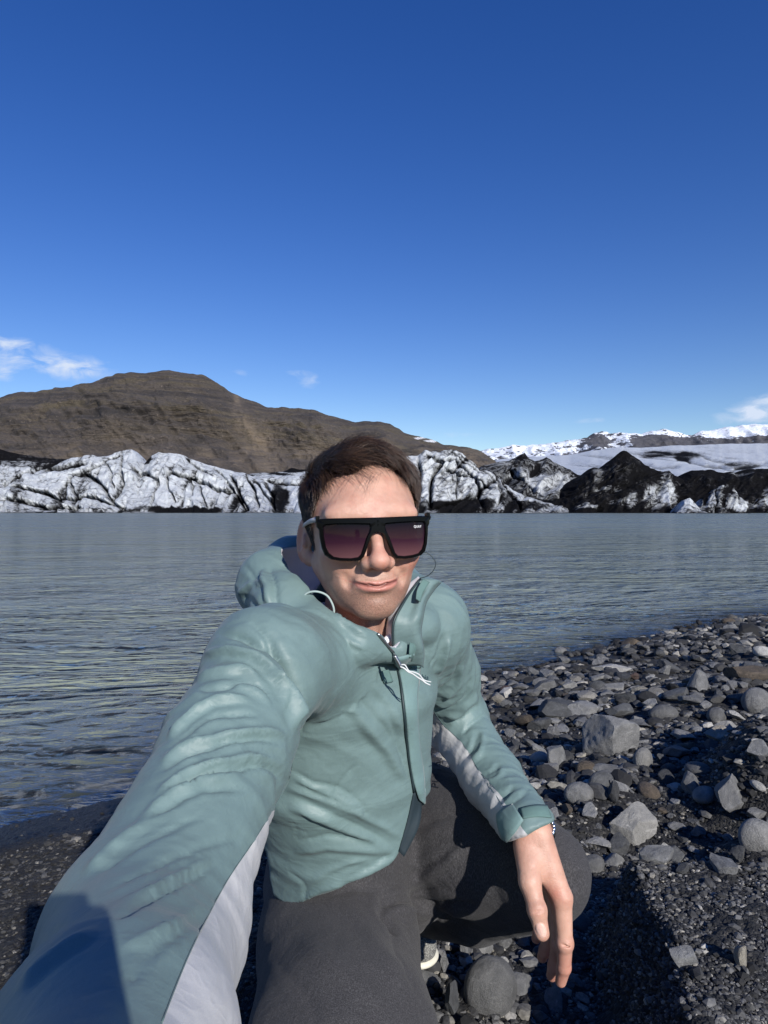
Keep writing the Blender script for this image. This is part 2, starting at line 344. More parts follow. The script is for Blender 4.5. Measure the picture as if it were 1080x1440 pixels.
# ------------------------------------------------------------------ glacier
def ice_mat():
    m, t, b = new_mat('glacier_ice'); p = geo_pos(t)
    d = attr(t, 'dirt')
    n1 = noise(t, mapping(t, p, (.12,.12,.12)), 1, 8, .7, .5)
    n2 = noise(t, mapping(t, p, (.9,.9,.16), (0,R(18),0)), 1, 5, .65, .8)
    n4 = noise(t, p, .9, 5, .7)
    s = math_(t, 'ADD', d, math_(t, 'MULTIPLY', math_(t, 'SUBTRACT', n1, .5), .9))
    s = math_(t, 'ADD', s, math_(t, 'MULTIPLY', math_(t, 'SUBTRACT', n2, .5), .55))
    s = math_(t, 'ADD', s, math_(t, 'MULTIPLY', math_(t, 'SUBTRACT', n4, .5), .22))
    wv = noise(t, p, .05, 3, .5, 0, 'Color')
    for (sc_, rot_, wid, amt) in (((.16,.16,.05), R(24), .05, .36), ((.07,.07,.22), R(-30), .045, .30), ((.45,.45,.12), R(10), .05, .12)):
        vv = t.nodes.new('ShaderNodeVectorMath'); vv.operation = 'MULTIPLY_ADD'; L(t, wv, vv.inputs[0]); vv.inputs[1].default_value = (14,14,14); L(t, p, vv.inputs[2])
        q = math_(t, 'ABSOLUTE', math_(t, 'SUBTRACT', noise(t, mapping(t, vv.outputs[0], sc_, (0, rot_, 0)), 1, 3, .5, .3), .5))
        s = math_(t, 'ADD', s, math_(t, 'MULTIPLY', ramp(t, q, [(0,1),(wid,0)]), amt))
    c = ramp(t, s, [(0,(.54,.56,.58)),(.22,(.44,.46,.48)),(.44,(.27,.285,.30)),(.66,(.11,.115,.12)),(.86,(.020,.020,.022)),(1,(.006,.006,.007))])
    c = mixc(t, math_(t, 'MULTIPLY', ramp(t, n4, [(.45,0),(.7,.35)]), ramp(t, s, [(.1,1),(.4,0)])), c, (.55,.68,.72))
    L(t, c, b.inputs['Base Color']); L(t, ramp(t, s, [(.3,.45),(.7,1)]), b.inputs['Roughness']); L(t, ramp(t, s, [(.3,.5),(.7,.06)]), b.inputs['Specular IOR Level'])
    h = math_(t, 'ADD', math_(t, 'MULTIPLY', n1, 1.6), math_(t, 'MULTIPLY', n2, .8)); h = math_(t, 'ADD', h, math_(t, 'MULTIPLY', n4, .7))
    bump(t, b, h, .8, 1.0); return m
MI = ice_mat()
def crev(p, px, py, strokes):
    g = np.zeros(len(px)); 
    jx = px+3*fbm(np.c_[px*.08, py*.08, 0*px], 3, 61); jy = py+3*fbm(np.c_[px*.08, py*.08, 0*px+5], 3, 62)
    for w, a, pts in strokes:
        d, tt, _ = poly_dist(jx, jy, pts); taper = np.clip(np.minimum(tt, 1-tt)*6+.35, 0, 1)
        g = np.maximum(g, a*taper*np.exp(-(d/w)**2))
    return g
def ice_layer(name, prof, foot, D, k, px0, px1, base, strokes, blobs=(), amp=5, seed=0, step=1.3, nt=110, flow=(.07,.02,25), tn=1.5, back=1.2, vein=.75, foots=.5, curve=.85):
    """base: overall dirt 0..1; strokes: crevasses; blobs (px,py,rx,ry,dirt delta)"""
    def rel(p, px, py, T):
        a = math.radians(flow[2]); u = px*math.cos(a)+(py)*math.sin(a); w = -px*math.sin(a)+py*math.cos(a)
        q = np.c_[u*flow[0], w*flow[1], 0*u+seed]; q = q+.5*np.c_[fbm(q*.8, 3, seed+1), fbm(q*.8, 3, seed+2), 0*u]
        rel.r = fbm(q, 5, seed+3, .55, True)
        rel.g = crev(p, px, py, strokes)
        return amp*(.9*rel.r+.7*fbm(p*.05, 5, seed+5, .55) - 1.1*rel.g)
    def at(p, px, py, T, dv):
        veins = np.clip(-rel.r*1.9+.22, 0, 1)**1.1*vein*1.25
        d = base+veins+.70*rel.g+.10*fbm(np.c_[px*.03, py*.09, 0*px+seed], 3, seed+17)+foots*(1-smooth(py, 0, 1))*0
        d = d+foots*np.exp(-(foot-py)/4.0)*.8
        for (bx, by, rx, ry, dd) in blobs:
            q = ((px-bx)/rx)**2+((py-by)/ry)**2; d = d+dd*(1-smooth(np.sqrt(q)+.35*fbm(np.c_[px*.07,py*.07,0*px], 3, seed+9), .65, 1.15))
        return {'dirt': np.clip(d, -.6, 1.6)}
    return ridge_sheet(name, prof, foot, D, k, MI, px0, px1, step, nt, rel, back, at, seed=seed, top_noise=tn, curve=curve)
G1 = [(-300,640),(-120,650),(-40,646),(0,649),(30,648),(60,651),(88,650),(100,645),(112,642),(122,641),(130,640),(136,644),(145,643),(152,641),(160,638),(170,634),(178,632),(186,633),(192,640),(198,650),(203,653),(208,648),(214,642),(224,637),(238,637),(248,638),(262,643),(280,650),(300,656),(320,661),(340,665),(352,670),(368,676),(385,682),(400,684),(412,683),(425,684),(450,688),(480,700),(500,716)]
S1 = [(2.2,1,[(20,687),(50,690),(80,700),(102,703),(125,700),(150,708),(180,716)]),(2.5,1,[(0,704),(30,706),(60,712),(85,715),(120,717)]),(1.6,.9,[(105,668),(100,680),(103,695),(108,705)]),(1.5,.8,[(105,670),(92,682),(82,695),(80,712)]),(2.6,1,[(100,668),(118,666),(135,676),(150,690),(162,712)]),(1.6,.8,[(118,666),(140,655),(152,648),(170,640)]),(1.4,.8,[(171,634),(172,655),(174,680),(160,705)]),(1.3,.8,[(150,650),(158,665),(160,690)]),(2.8,1.1,[(60,662),(85,660),(100,655),(122,652)]),(2.2,.9,[(0,690),(20,675),(50,662),(90,648)]),(1.6,.8,[(190,676),(210,673),(225,676),(222,690),(215,712)]),(2.4,1,[(188,663),(200,668),(215,672)]),(2.6,1.1,[(237,667),(262,672),(285,680),(310,688),(330,693)]),(1.2,.8,[(235,668),(240,690),(247,710)]),(1.2,.7,[(225,668),(219,690),(214,715)]),(1.3,.8,[(268,676),(272,700)]),(1.3,.8,[(278,678),(285,700),(292,714)]),(1.6,1,[(324,665),(330,680),(338,698),(350,718)]),(1.6,1,[(345,668),(357,690),(365,716)]),(1.6,.9,[(355,672),(372,695),(388,712)]),(2,1,[(370,677),(385,700),(388,720)]),(2,1,[(320,678),(335,700),(345,718)]),(1.3,.6,[(262,643),(280,660),(300,672)]),(1.3,.6,[(298,656),(315,672),(322,676)])]
ice_layer('glacier', G1, 721, 262, .22, -300, 500, .0, S1, [(395,702,14,22,.9),(262,718,60,5,.9),(40,652,60,8,.5),(208,646,7,8,.9),(420,705,9,14,-.6),(28,690,10,30,.35),(230,700,10,20,-.3),(280,690,40,14,-.15)], amp=4.2, seed=11)
ice_layer('glacier', [(-300,628),(-60,630),(0,633),(18,637),(40,641),(60,644),(90,646),(110,648),(150,656),(220,700)], 712, 330, .2, -300, 220, .9, [], amp=4, seed=21, step=2, nt=50)
ice_layer('glacier', [(300,690),(340,668),(360,666),(380,665),(398,663),(410,659),(425,660),(440,664),(500,668),(600,690)], 712, 340, .25, 300, 600, .12, [(2,1,[(350,676),(390,682),(440,680)])], [(414,661,18,4.5,.9)], amp=3, seed=31, step=2, nt=50, flow=(.02,.16,5))
G2 = [(440,716),(470,700),(500,690),(540,668),(560,650),(572,643),(588,641),(592,638),(598,634),(604,636),(612,636),(618,638),(625,634),(638,633),(648,637),(655,643),(662,649),(672,656),(684,663),(694,668),(703,674),(712,682),(722,690),(738,697),(752,702),(775,708),(800,715)]
S2 = [(2.2,1,[(610,645),(622,652),(612,665),(606,685),(605,716)]),(1.8,.9,[(588,645),(592,665),(590,690),(585,716)]),(2.2,1,[(622,650),(640,648),(655,662),(668,676),(676,700),(680,720)]),(1.4,.9,[(625,658),(645,670),(668,676),(690,690)]),(1.8,.8,[(648,640),(668,655),(690,670),(706,690),(700,710)]),(1.4,.8,[(636,635),(660,655),(680,668)]),(2,.9,[(604,716),(630,707),(655,702),(680,700)]),(1.4,.7,[(600,640),(615,648)]),(1.8,1,[(704,672),(712,690),(725,705),(735,716)]),(1.4,.7,[(697,668),(703,684),(700,698)]),(1,.6,[(640,660),(644,680),(642,700)])]
ice_layer('glacier', G2, 721.3, 240, .2, 440, 800, .12, S2, [(650,712,48,11,.75),(598,712,14,9,.6),(715,705,14,14,.5),(640,675,24,18,.12),(745,712,30,7,.6),(660,655,60,10,-.15)], amp=4.5, seed=41, flow=(.085,.02,48))
G3 = [(640,716),(676,656),(690,653),(706,650),(716,648),(724,645),(731,641),(738,638),(744,645),(752,650),(760,648),(768,644),(776,650),(788,656),(800,660),(812,667),(830,673),(860,690),(880,716)]
ice_layer('glacier', G3, 719, 290, .22, 640, 880, .62, [(2,.8,[(715,665),(735,678),(752,695)])], [(775,684,40,18,-.42),(735,672,20,10,-.3),(820,700,30,14,-.1)], amp=6, seed=51, flow=(.06,.03,38), step=1.6)
G4 = [(730,718),(760,704),(790,690),(800,682),(812,675),(826,664),(832,660),(846,658),(852,654),(860,646),(868,639),(876,634),(884,636),(892,643),(905,652),(918,660),(930,664),(940,664),(948,670),(960,676),(980,684),(1000,690),(1030,716)]
ice_layer('glacier', G4, 721.3, 252, .22, 730, 1030, .90, [], [(935,690,10,28,-.55),(946,706,13,16,-.6),(917,703,16,22,-.55),(824,714,18,5,-.6),(855,690,20,4,-.35),(885,708,8,13,-.35),(838,668,8,12,-.3),(868,708,18,5,-.3)], amp=7, seed=61, flow=(.06,.03,60), step=1.4, tn=2.5)
G5 = [(900,718),(930,690),(960,670),(972,662),(985,660),(1000,661),(1015,664),(1035,664),(1050,660),(1068,660),(1080,661),(1110,655),(1200,650),(1400,670)]
ice_layer('glacier', G5, 720.5, 262, .2, 900, 1400, .95, [], [(1070,712,45,9,-.5),(1075,700,10,14,-.5),(1040,668,20,4,-.3)], amp=6.5, seed=71, flow=(.05,.03,40), step=1.8, tn=2.5)
# ice blocks standing at the water's edge
ice_layer('glacier', [(975,718),(990,700),(1003,690),(1012,685),(1022,681),(1032,681),(1034,688),(1038,696),(1046,704),(1052,712),(1056,721)], 721.6, 236, .06, 975, 1056, .38, [(1.2,.8,[(1005,690),(1008,705),(1006,720)])], [(1040,715,16,6,-.3),(1015,700,10,14,.2)], amp=2.4, seed=81, flow=(.12,.05,20), step=1, nt=60)
ice_layer('glacier', [(950,721),(957,710),(962,703),(970,700),(976,706),(982,713),(992,717),(1000,720)], 721.7, 232, .05, 950, 1000, .12, [], amp=1.2, seed=83, step=1, nt=30)
ice_layer('glacier', [(412,721),(417,708),(424,700),(432,703),(442,712),(450,721)], 721.6, 236, .05, 412, 450, -.3, [], amp=1.0, seed=85, step=1, nt=30)
# the ice sheet climbing away behind the dark cones
ice_layer('ice_sheet', [(560,690),(640,676),(672,662),(684,652),(700,646),(760,642),(800,640),(830,634),(872,629),(900,630),(940,627),(1000,625),(1080,623),(1300,618),(1500,640)], 716, 420, 3.2, 560, 1500, -.22, [(2.5,.9,[(878,632),(905,640),(950,642),(990,655),(1030,662),(1080,650)]),(2.5,.8,[(930,640),(975,636),(1000,648),(1040,655)]),(2,.7,[(890,650),(930,658),(960,655)]),(2,.6,[(905,634),(960,634),(1000,640)])], [(966,641,16,8,.8),(1040,655,30,6,.5),(925,638,20,4,.6)], amp=6, seed=91, flow=(.012,.14,6), step=2.4, nt=130, tn=.8, vein=.4, foots=0, curve=1.5)
# ------------------------------------------------------------------ stones
def ico(level):
    bm = bmesh.new(); bmesh.ops.create_icosphere(bm, subdivisions=level, radius=1.0)
    v = np.array([x.co[:] for x in bm.verts]); f = np.array([[q.index for q in x.verts] for x in bm.faces]); bm.free(); return v, f
ICO = {k: ico(k) for k in (1, 2, 3, 5)}
def rock_shape(level, seed, ncut=9, cut=(.55,.85), rough=.05, flat=.62, round_=0.0, elong=1.3):
    g = np.random.default_rng(seed); v, f = ICO[level]; v = v.copy()
    for _ in range(ncut):
        n = g.normal(size=3); n /= np.linalg.norm(n); d = g.uniform(*cut)
        e = v@n-d; m = e > 0; v[m] -= n*(e[m]*(1-round_))[:,None]
    v *= np.array([elong, 1.0, flat])*g.uniform(.9, 1.1, 3)
    if level > 2:
        q = v*2.1+seed*3.7
        v += v/np.linalg.norm(v, axis=1)[:,None]*(rough*fbm(q, 4, seed % 50)+rough*.35*fbm(q*5, 2, seed % 40))[:,None]
    return v/np.abs(v[:,0]).max(), f
def stone_mat(name, lo, hi, sc=1.0):
    m, t, b = new_mat(name); p = obj_pos(t)
    oi = t.nodes.new('ShaderNodeObjectInfo')
    add = t.nodes.new('ShaderNodeVectorMath'); add.operation = 'ADD'; L(t, p, add.inputs[0])
    cmb = t.nodes.new('ShaderNodeCombineXYZ'); L(t, math_(t, 'MULTIPLY', oi.outputs['Random'], 50), cmb.inputs[0]); L(t, cmb.outputs[0], add.inputs[1]); p = add.outputs[0]
    n1 = noise(t, p, 1.6, 6, .65); n2 = noise(t, p, 30, 5, .8); n3 = noise(t, mapping(t, p, (1,1,3)), 1.4, 5, .6, .6)
    c = ramp(t, n1, [(.3, lo), (.68, hi)])
    c = mixc(t, 1, c, ramp(t, n2, [(.35,.62),(.62,1.15)]), 'MULTIPLY')
    c = mixc(t, ramp(t, n3, [(.6,0),(.68,.4)]), c, tuple(min(1, x*1.7) for x in hi))
    c = mixc(t, 1, c, ramp(t, oi.outputs['Random'], [(0,.6),(.6,1.0),(1,1.3)]), 'MULTIPLY')
    L(t, c, b.inputs['Base Color']); b.inputs['Roughness'].default_value = .82
    bump(t, b, math_(t, 'ADD', math_(t, 'MULTIPLY', n1, 2.4), math_(t, 'MULTIPLY', n2, .8)), .6, .05); return m
RM = {'dark': stone_mat('dark_basalt', (.05,.052,.056), (.115,.12,.125)),
      'grey': stone_mat('grey_basalt', (.13,.133,.136), (.26,.262,.262)),
      'pale': stone_mat('pale_stone', (.26,.26,.25), (.42,.415,.40)),
      'brown': stone_mat('brown_stone', (.055,.045,.036), (.12,.095,.07)),
      'rust': stone_mat('reddish_stone', (.075,.045,.038), (.14,.095,.08)),
      'cream': stone_mat('cream_stone', (.22,.20,.165), (.36,.335,.28))}
rock_lib = {}
def rock_mesh(kind, style, idx):
    key = (kind, style, idx)
    if key not in rock_lib:
        kw = dict(angular=dict(ncut=13, cut=(.42,.8), rough=.045, flat=.72, elong=1.2), slab=dict(ncut=11, cut=(.45,.8), rough=.04, flat=.42, elong=1.35), rounded=dict(ncut=4, cut=(.76,.95), rough=.02, flat=.74, round_=.45, elong=1.15))[style]
        v, f = rock_shape(3 if idx < 90 else 5, 100+idx*7+sum(map(ord, style)), **kw)
        rock_lib[key] = make_mesh('stone_'+style, v, f, RM[kind], shade=True)
        if style != 'rounded':
            me = rock_lib[key]; 
            try: me.set_sharp_from_angle(angle=R(32))
            except Exception: pass
    return rock_lib[key]
def place_rock(px, py, w, h, kind, style, idx, label=None, rot=0, group=None, sink=.32, tilt=0):
    """px,py: where the stone's middle shows; w,h its size there in picture units, turned into metres at its own distance"""
    g0 = ground_at(px, py+h*.30); Y = g0[1]; sx = w/F*Y/2; 
    o = link('stone', rock_mesh(kind, style, idx))
    sz = max(h/F*Y/2*1.15, sx*.35)
    zmax = .66
    o.scale = (sx*1.02, sx*.85, sz/zmax); o.rotation_euler = (R(tilt), R(tilt*.6), R(rot))
    o.location = (g0[0], g0[1]+sx*.35, g0[2]+sz*(1-sink)-.2*sz)
    if label: o['label'] = label
    o['category'] = 'stone'
    if group: o['group'] = group
    rocks.append((o.location.x, o.location.y, sx)); return o
rocks = []
G_ = 'stones on the black shore'
HAND = [
 (692,1402,76,74,'grey','rounded',91,'big smooth rounded grey boulder below the hanging hand',10),
 (634,1412,38,62,'dark','angular',92,'dark pointed stone between trouser leg and round boulder',60),
 (862,1048,66,42,'grey','angular',93,'large craggy grey boulder above the egg-shaped pale stone',25),
 (785,1070,44,40,'grey','angular',94,'blocky grey stone beside the forearm sleeve',70),
 (785,1000,60,32,'dark','slab',95,'dark slab of rock close to sleeve near the water',12),
 (820,999,48,30,'grey','slab',1,'grey slab leaning on a dark slab above the craggy boulder',-15),
 (906,1072,32,32,'pale','rounded',2,'pale egg-shaped stone standing by the shaded hollow',40),
 (868,1084,64,22,'grey','slab',3,'long flat grey slab under the craggy boulder',-5),
 (816,1119,42,34,'grey','rounded',4,'smooth bluish grey rounded cobble beside the knee',0),
 (848,1102,40,28,'dark','rounded',5,'dark round cobble just above the smooth bluish one',30),
 (826,1085,30,20,'brown','rounded',6,'tan streaked cobble between blocky stone and dark cobble',0),
 (895,1170,64,46,'pale','angular',96,'pale angular rock standing in the shaded hollow',15),
 (1031,1118,56,62,'grey','angular',97,'large faceted grey boulder on the gravel bank',35),
 (1070,1182,52,54,'grey','rounded',7,'rounded grey boulder cut by the picture edge on gravel bank',0),
 (1068,990,44,36,'grey','rounded',8,'light grey boulder at the edge under a brown rock',20),
 (1062,948,70,38,'brown','slab',98,'big brown flat rock at the right edge of the shore',-12),
 (1012,1036,38,26,'cream','angular',9,'cream coloured jagged stone on the dark gravel',20),
 (936,1006,42,26,'grey','rounded',10,'grey cobble catching sun beside the dark hollow',0),
 (862,940,56,24,'pale','slab',99,'large pale flat boulder nearest the waterline',-8),
 (770,967,42,22,'grey','angular',11,'square grey stone between sleeve and pale flat boulder',0),
 (676,957,22,15,'pale','rounded',12,'small pale stone at the water beside the sleeve',0),
 (801,968,24,18,'pale','angular',13,'small bright angular stone next to square grey stone',30),
 (713,972,20,12,'rust','rounded',14,'reddish brown pebble at the wet edge',0),
 (702,985,20,12,'cream','angular',15,'little cream chip on wet gravel by the sleeve',0),
 (981,962,38,28,'grey','angular',16,'upright grey stone in the middle of the upper shore',60),
 (925,955,30,20,'pale','slab',17,'pale shingle stone behind the upright grey one',0),
 (1040,910,26,14,'cream','slab',18,'pale cream stone high on the far shore',0),
 (1026,875,20,10,'brown','rounded',19,'mossy brown stone at far waterline',0),
 (990,862,14,6,'dark','rounded',20,'dark rock poking out of the water',0),
 (789,917,18,12,'grey','rounded',21,'wet grey stone standing in the shallows',0),
 (965,1352,40,30,'grey','angular',22,'grey faceted stone lying on the near gravel slope',-20),
 (1046,1356,24,36,'cream','angular',23,'knobbly cream stone in the bottom gravel',80),
 (1042,1204,34,36,'dark','slab',24,'dark slanted slab behind the gravel crest',50),
 (933,1068,20,14,'dark','angular',25,'little dark stone touching the egg-shaped pale stone',0),
 (840,1190,44,22,'pale','slab',26,'pale flat stone just behind the knee',-30),
 (740,1320,30,26,'grey','rounded',27,'grey stone in the gap behind the thumb',0),
 (712,1330,30,30,'grey','angular',28,'angular grey stone below the thigh',40),
 (680,1338,30,26,'grey','angular',29,'broken grey stone below the middle of the thigh',10),
 (652,1345,28,28,'grey','angular',30,'cracked grey stone right of the shoe',70),
 (626,1356,18,44,'grey','slab',31,'slim upright stone next to the shoe tip',80),
 (708,1362,18,20,'pale','rounded',32,'small round pale stone above the big boulder',0),
 (760,1345,22,18,'dark','rounded',33,'dark stone behind the fingertips',0),
 (672,1318,26,16,'dark','angular',34,'dark chip tucked under the thigh shadow',0),
 (900,1350,14,10,'pale','angular',35,'little pale chip on the near gravel slope',0),
 (875,1000,46,22,'dark','slab',36,'dark flat stone above the craggy boulder',10),
 (905,1020,40,20,'grey','slab',37,'flat grey stone right of the craggy boulder top',-10),
 (842,968,26,18,'dark','rounded',38,'dark cobble left of the reddish stone',0),
 (893,953,16,12,'rust','angular',39,'small reddish stone behind the pale flat boulder',0),
 (760,1022,36,24,'dark','angular',40,'dark stone touching the forearm sleeve',0),
 (862,1118,34,40,'dark','angular',41,'dark pointed rock right of the bluish cobble',80),
]
for (px, py, w, h, k, st, i, lab, rot) in HAND:
    place_rock(px, py, w, h, k, st, i, lab, rot, G_)
# the rest of the countable stones: strewn over the upper beach, each an object of its own
AREA = [('among the stones by the wet edge of the lagoon', lambda s, Y: s < .55), ('on the stony upper beach', lambda s, Y: Y > 2.6), ('on the beach close behind the knee', lambda s, Y: True)]
strewn = []; gR = np.random.default_rng(21); n = 0; tries = 0
while n < 262 and tries < 20000:
    tries += 1
    px = gR.uniform(600, 1100); py = gR.uniform(872, 1230) if gR.random() < .93 else gR.uniform(1300, 1440)
    if py > 1240 and not (590 < px < 830): continue
    if px < 700 and 985 < py < 1240: continue
    g0 = ground_at(px, py); X, Y = g0[0], g0[1]; s = shore_s(np.array([X]), np.array([Y]))[0]
    if s < .02 or Y < .9: continue
    size = float(np.clip(gR.lognormal(-3.62, .42)*(1.0+.28*min(max(Y-1.8,0),2)), .014, .085)) if Y > 2.0 else float(np.clip(gR.lognormal(-3.85, .35), .012, .04))
    if X > .5 and Y < 2.6 and X > .42*Y+.1 and gR.random() < .75: continue
    if any((X-a)**2+(Y-b)**2 < ((size+c)*.72)**2 for a, b, c in rocks): continue
    k = gR.choice(['dark','grey','grey','pale','brown','rust'], p=[.27,.25,.22,.16,.08,.02]); st = gR.choice(['angular','slab','rounded'], p=[.54,.36,.10])
    o = link('stone', rock_mesh(k, st, int(gR.integers(0, 6)))); sz = size*gR.uniform(.8, 1.15)
    o.scale = (size, size*gR.uniform(.75, 1), sz); o.rotation_euler = (gR.normal(0, .25), gR.normal(0, .25), gR.uniform(0, 6.28))
    o.location = (X, Y, float(ground_z(np.array([X]), np.array([Y]))[0])+sz*.28)
    strewn.append((o, px, py, {'dark':'dark','grey':'grey','pale':'pale grey','brown':'brown','rust':'reddish'}[k], {'angular':'angular','slab':'flat','rounded':'rounded'}[st], 'small' if size < .022 else 'middling' if size < .038 else 'large', Y, s))
    rocks.append((X, Y, size)); n += 1
MARKS = [(692,1402,'the round grey boulder by the hand'),(862,1046,'the large craggy boulder'),(785,1070,'the blocky grey stone by the sleeve'),(785,1000,'the dark slab by the sleeve'),(906,1072,'the egg-shaped pale stone'),(816,1119,'the bluish cobble'),(895,1170,'the pale rock in the hollow'),(1031,1118,'the faceted boulder on the bank'),(1068,990,'the light boulder at the edge'),(1062,948,'the big brown rock'),(1012,1036,'the cream jagged stone'),(862,940,'the pale flat boulder'),(770,967,'the square grey stone'),(676,957,'the little pale stone at the water'),(981,962,'the upright grey stone'),(1040,910,'the cream stone'),(1026,875,'the mossy waterline stone'),(936,1006,'the sunlit grey cobble'),(1046,1356,'the knobbly cream stone'),(600,1350,'the shoe'),(820,1220,'the bent knee'),(840,1190,'the pale flat stone at the knee')]
used_l = {}; pend = {}
for o, px, py, kd, sd_, szw, Y_, s_ in strewn:
    ms = sorted(MARKS, key=lambda m_: (m_[0]-px)**2+(1.6*(m_[1]-py))**2); A, B_ = ms[0][2], ms[1][2]
    dx, dy = px-ms[0][0], py-ms[0][1]; rel = ('just left of' if dx < 0 else 'just right of') if abs(dx) > 1.2*abs(dy) else ('just beyond' if dy < 0 else 'in front of')
    c_ = [f'{szw} {kd} {sd_} stone {rel} {A}', f'{szw} {kd} {sd_} stone between {A} and {B_}', f'{szw} {kd} {sd_} stone between {A} and {ms[2][2]}', f'{kd} {sd_} stone nearer {B_} than {A}']
    c_ = [x for x in c_ if len(x.split()) <= 16]; pick = next((x for x in c_ if x not in used_l), c_[0]); used_l.setdefault(pick, []).append(o)
    o['label'] = pick; o['category'] = 'stone'; o['group'] = G_
for k_, os_ in used_l.items():
    if len(os_) > 1:
        for j, o in enumerate(os_): o['group'] = 'like stones, '+k_
# gravel: uncountable, one object
gv, gf = [], []; off = 0; gc = []
def scatter(N_, rmin, rmax, th0, th1, size_lo, size_hi, level, seed, keep=None, sig=.35):
    g = np.random.default_rng(seed); lib = [rock_shape(level, 900+seed*20+k, ncut=7 if level == 1 else 10, cut=(.5,.85), flat=.62) for k in range(14)]
    r = np.exp(g.uniform(math.log(rmin), math.log(rmax), N_)); th = g.uniform(R(th0), R(th1), N_); X = r*np.sin(th); Y = r*np.cos(th)
    s = shore_s(X, Y); m = ((s > np.where(X < -.2, .42, -.02-.16*g.random(N_)**2)) | (g.random(N_) < .04))
    if keep is not None: m &= keep(X, Y, s, g)
    X, Y, r, s = X[m], Y[m], r[m], s[m]; n = len(X)
    z = ground_z(X, Y); sz = np.exp(g.normal(0, sig, n))*np.clip(r*size_lo/1.2, size_lo, size_hi)*.8
    a = g.uniform(0, 6.28, n); tx = g.normal(0, .4, n); which = g.integers(0, 14, n)
    tone = g.random(n); base = np.where(tone[:,None] < .5, g.uniform(.010, .036, n)[:,None]*np.array([[1,1.02,1.08]]), np.where(tone[:,None] < .90, g.uniform(.045, .13, n)[:,None]*np.array([[1,1,1.0]]), np.where(tone[:,None] < .985, g.uniform(.13, .3, n)[:,None]*np.array([[1,.95,.84]]), .32*np.array([[1,.97,.9]]))))
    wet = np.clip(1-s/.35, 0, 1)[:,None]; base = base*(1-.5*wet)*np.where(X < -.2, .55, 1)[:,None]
    for k in range(14):
        i = np.where(which == k)[0]
        if not len(i): continue
        v, f = lib[k]; V = np.repeat(v[None], len(i), 0)
        ct, st = np.cos(tx[i])[:,None], np.sin(tx[i])[:,None]; y, zz = V[:,:,1]*ct-V[:,:,2]*st, V[:,:,1]*st+V[:,:,2]*ct
        ca, sa = np.cos(a[i])[:,None], np.sin(a[i])[:,None]; x = V[:,:,0]*ca-y*sa; y2 = V[:,:,0]*sa+y*ca
        W = np.stack([x, y2, zz], 2)*sz[i][:,None,None]+np.stack([X[i], Y[i], z[i]+.30*sz[i]], 1)[:,None,:]
        global off
        gv.append(W.reshape(-1, 3)); gf.append((f[None]+(np.arange(len(i))*len(v))[:,None,None]+off).reshape(-1, 3)); off += len(i)*len(v)
        gc.append(np.repeat(base[i], len(v), 0))
sandy = lambda X, Y: smooth(fbm(np.c_[X*1.7, Y*1.7, 0*X+3], 3, 66), -.22, .05)
scatter(80000, .55, 3.2, -48, 52, .0036, .012, 1, 1)
scatter(26000, .8, 5.0, -40, 50, .007, .03, 1, 2, lambda X, Y, s, g: (X > -.2) & ((g.random(len(X)) < np.where((X > .3) & (Y < 1.6), .3, .9)*sandy(X, Y))))
scatter(34000, 2.2, 13, -10, 62, .0075, .04, 1, 3, lambda X, Y, s, g: g.random(len(X)) < .25+.75*sandy(X, Y))
scatter(4200, 1.0, 9, -5, 50, .014, .042, 2, 4, lambda X, Y, s, g: (X > .0) & ((X < .42*Y) | (Y > 2.4)) & (g.random(len(X)) < .1+.9*sandy(X, Y)))
scatter(90000, .62, 1.9, 8, 52, .0030, .006, 1, 6, lambda X, Y, s, g: (X > .24) & (X < 1.3), .45)
scatter(5000, .3, 9, 50, 300, .02, .05, 1, 5)
m, t, b = new_mat('gravel_stones'); b.inputs['Roughness'].default_value = .85
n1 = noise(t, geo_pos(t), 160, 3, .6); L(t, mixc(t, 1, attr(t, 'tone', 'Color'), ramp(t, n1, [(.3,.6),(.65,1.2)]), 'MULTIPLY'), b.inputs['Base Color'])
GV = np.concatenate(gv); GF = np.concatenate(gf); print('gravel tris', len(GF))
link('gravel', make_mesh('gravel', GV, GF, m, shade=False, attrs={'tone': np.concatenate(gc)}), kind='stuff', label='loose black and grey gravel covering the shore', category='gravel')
# ------------------------------------------------------------------ implicit surfaces for the figure
def smin(a, b, k):
    h = np.clip(.5+.5*(b-a)/k, 0, 1); return b+(a-b)*h-k*h*(1-h)
def smax(a, b, k): return -smin(-a, -b, k)
def cap(p, a, b, ra, rb=None):
    rb = ra if rb is None else rb; a = np.asarray(a, float); b = np.asarray(b, float); d = b-a; q = p-a
    t = np.clip((q@d)/(d@d), 0, 1); return np.linalg.norm(q-t[:,None]*d, axis=1)-(ra+(rb-ra)*t)
def ell(p, c, r, rot=None):
    q = p-np.asarray(c, float)
    if rot is not None: q = q@rot
    r = np.asarray(r, float); k0 = np.linalg.norm(q/r, axis=1); k1 = np.linalg.norm(q/(r*r), axis=1)
    return k0*(k0-1)/np.maximum(k1, 1e-9)
def chain(p, pts, rad, k=.01):
    d = None
    for i in range(len(pts)-1):
        e = cap(p, pts[i], pts[i+1], rad[i], rad[i+1]); d = e if d is None else smin(d, e, k)
    return d
def rotz(a): c, s = math.cos(a), math.sin(a); return np.array([[c,-s,0],[s,c,0],[0,0,1.]])
def rotx(a): c, s = math.cos(a), math.sin(a); return np.array([[1.,0,0],[0,c,-s],[0,s,c]])
def roty(a): c, s = math.cos(a), math.sin(a); return np.array([[c,0,s],[0,1.,0],[-s,0,c]])
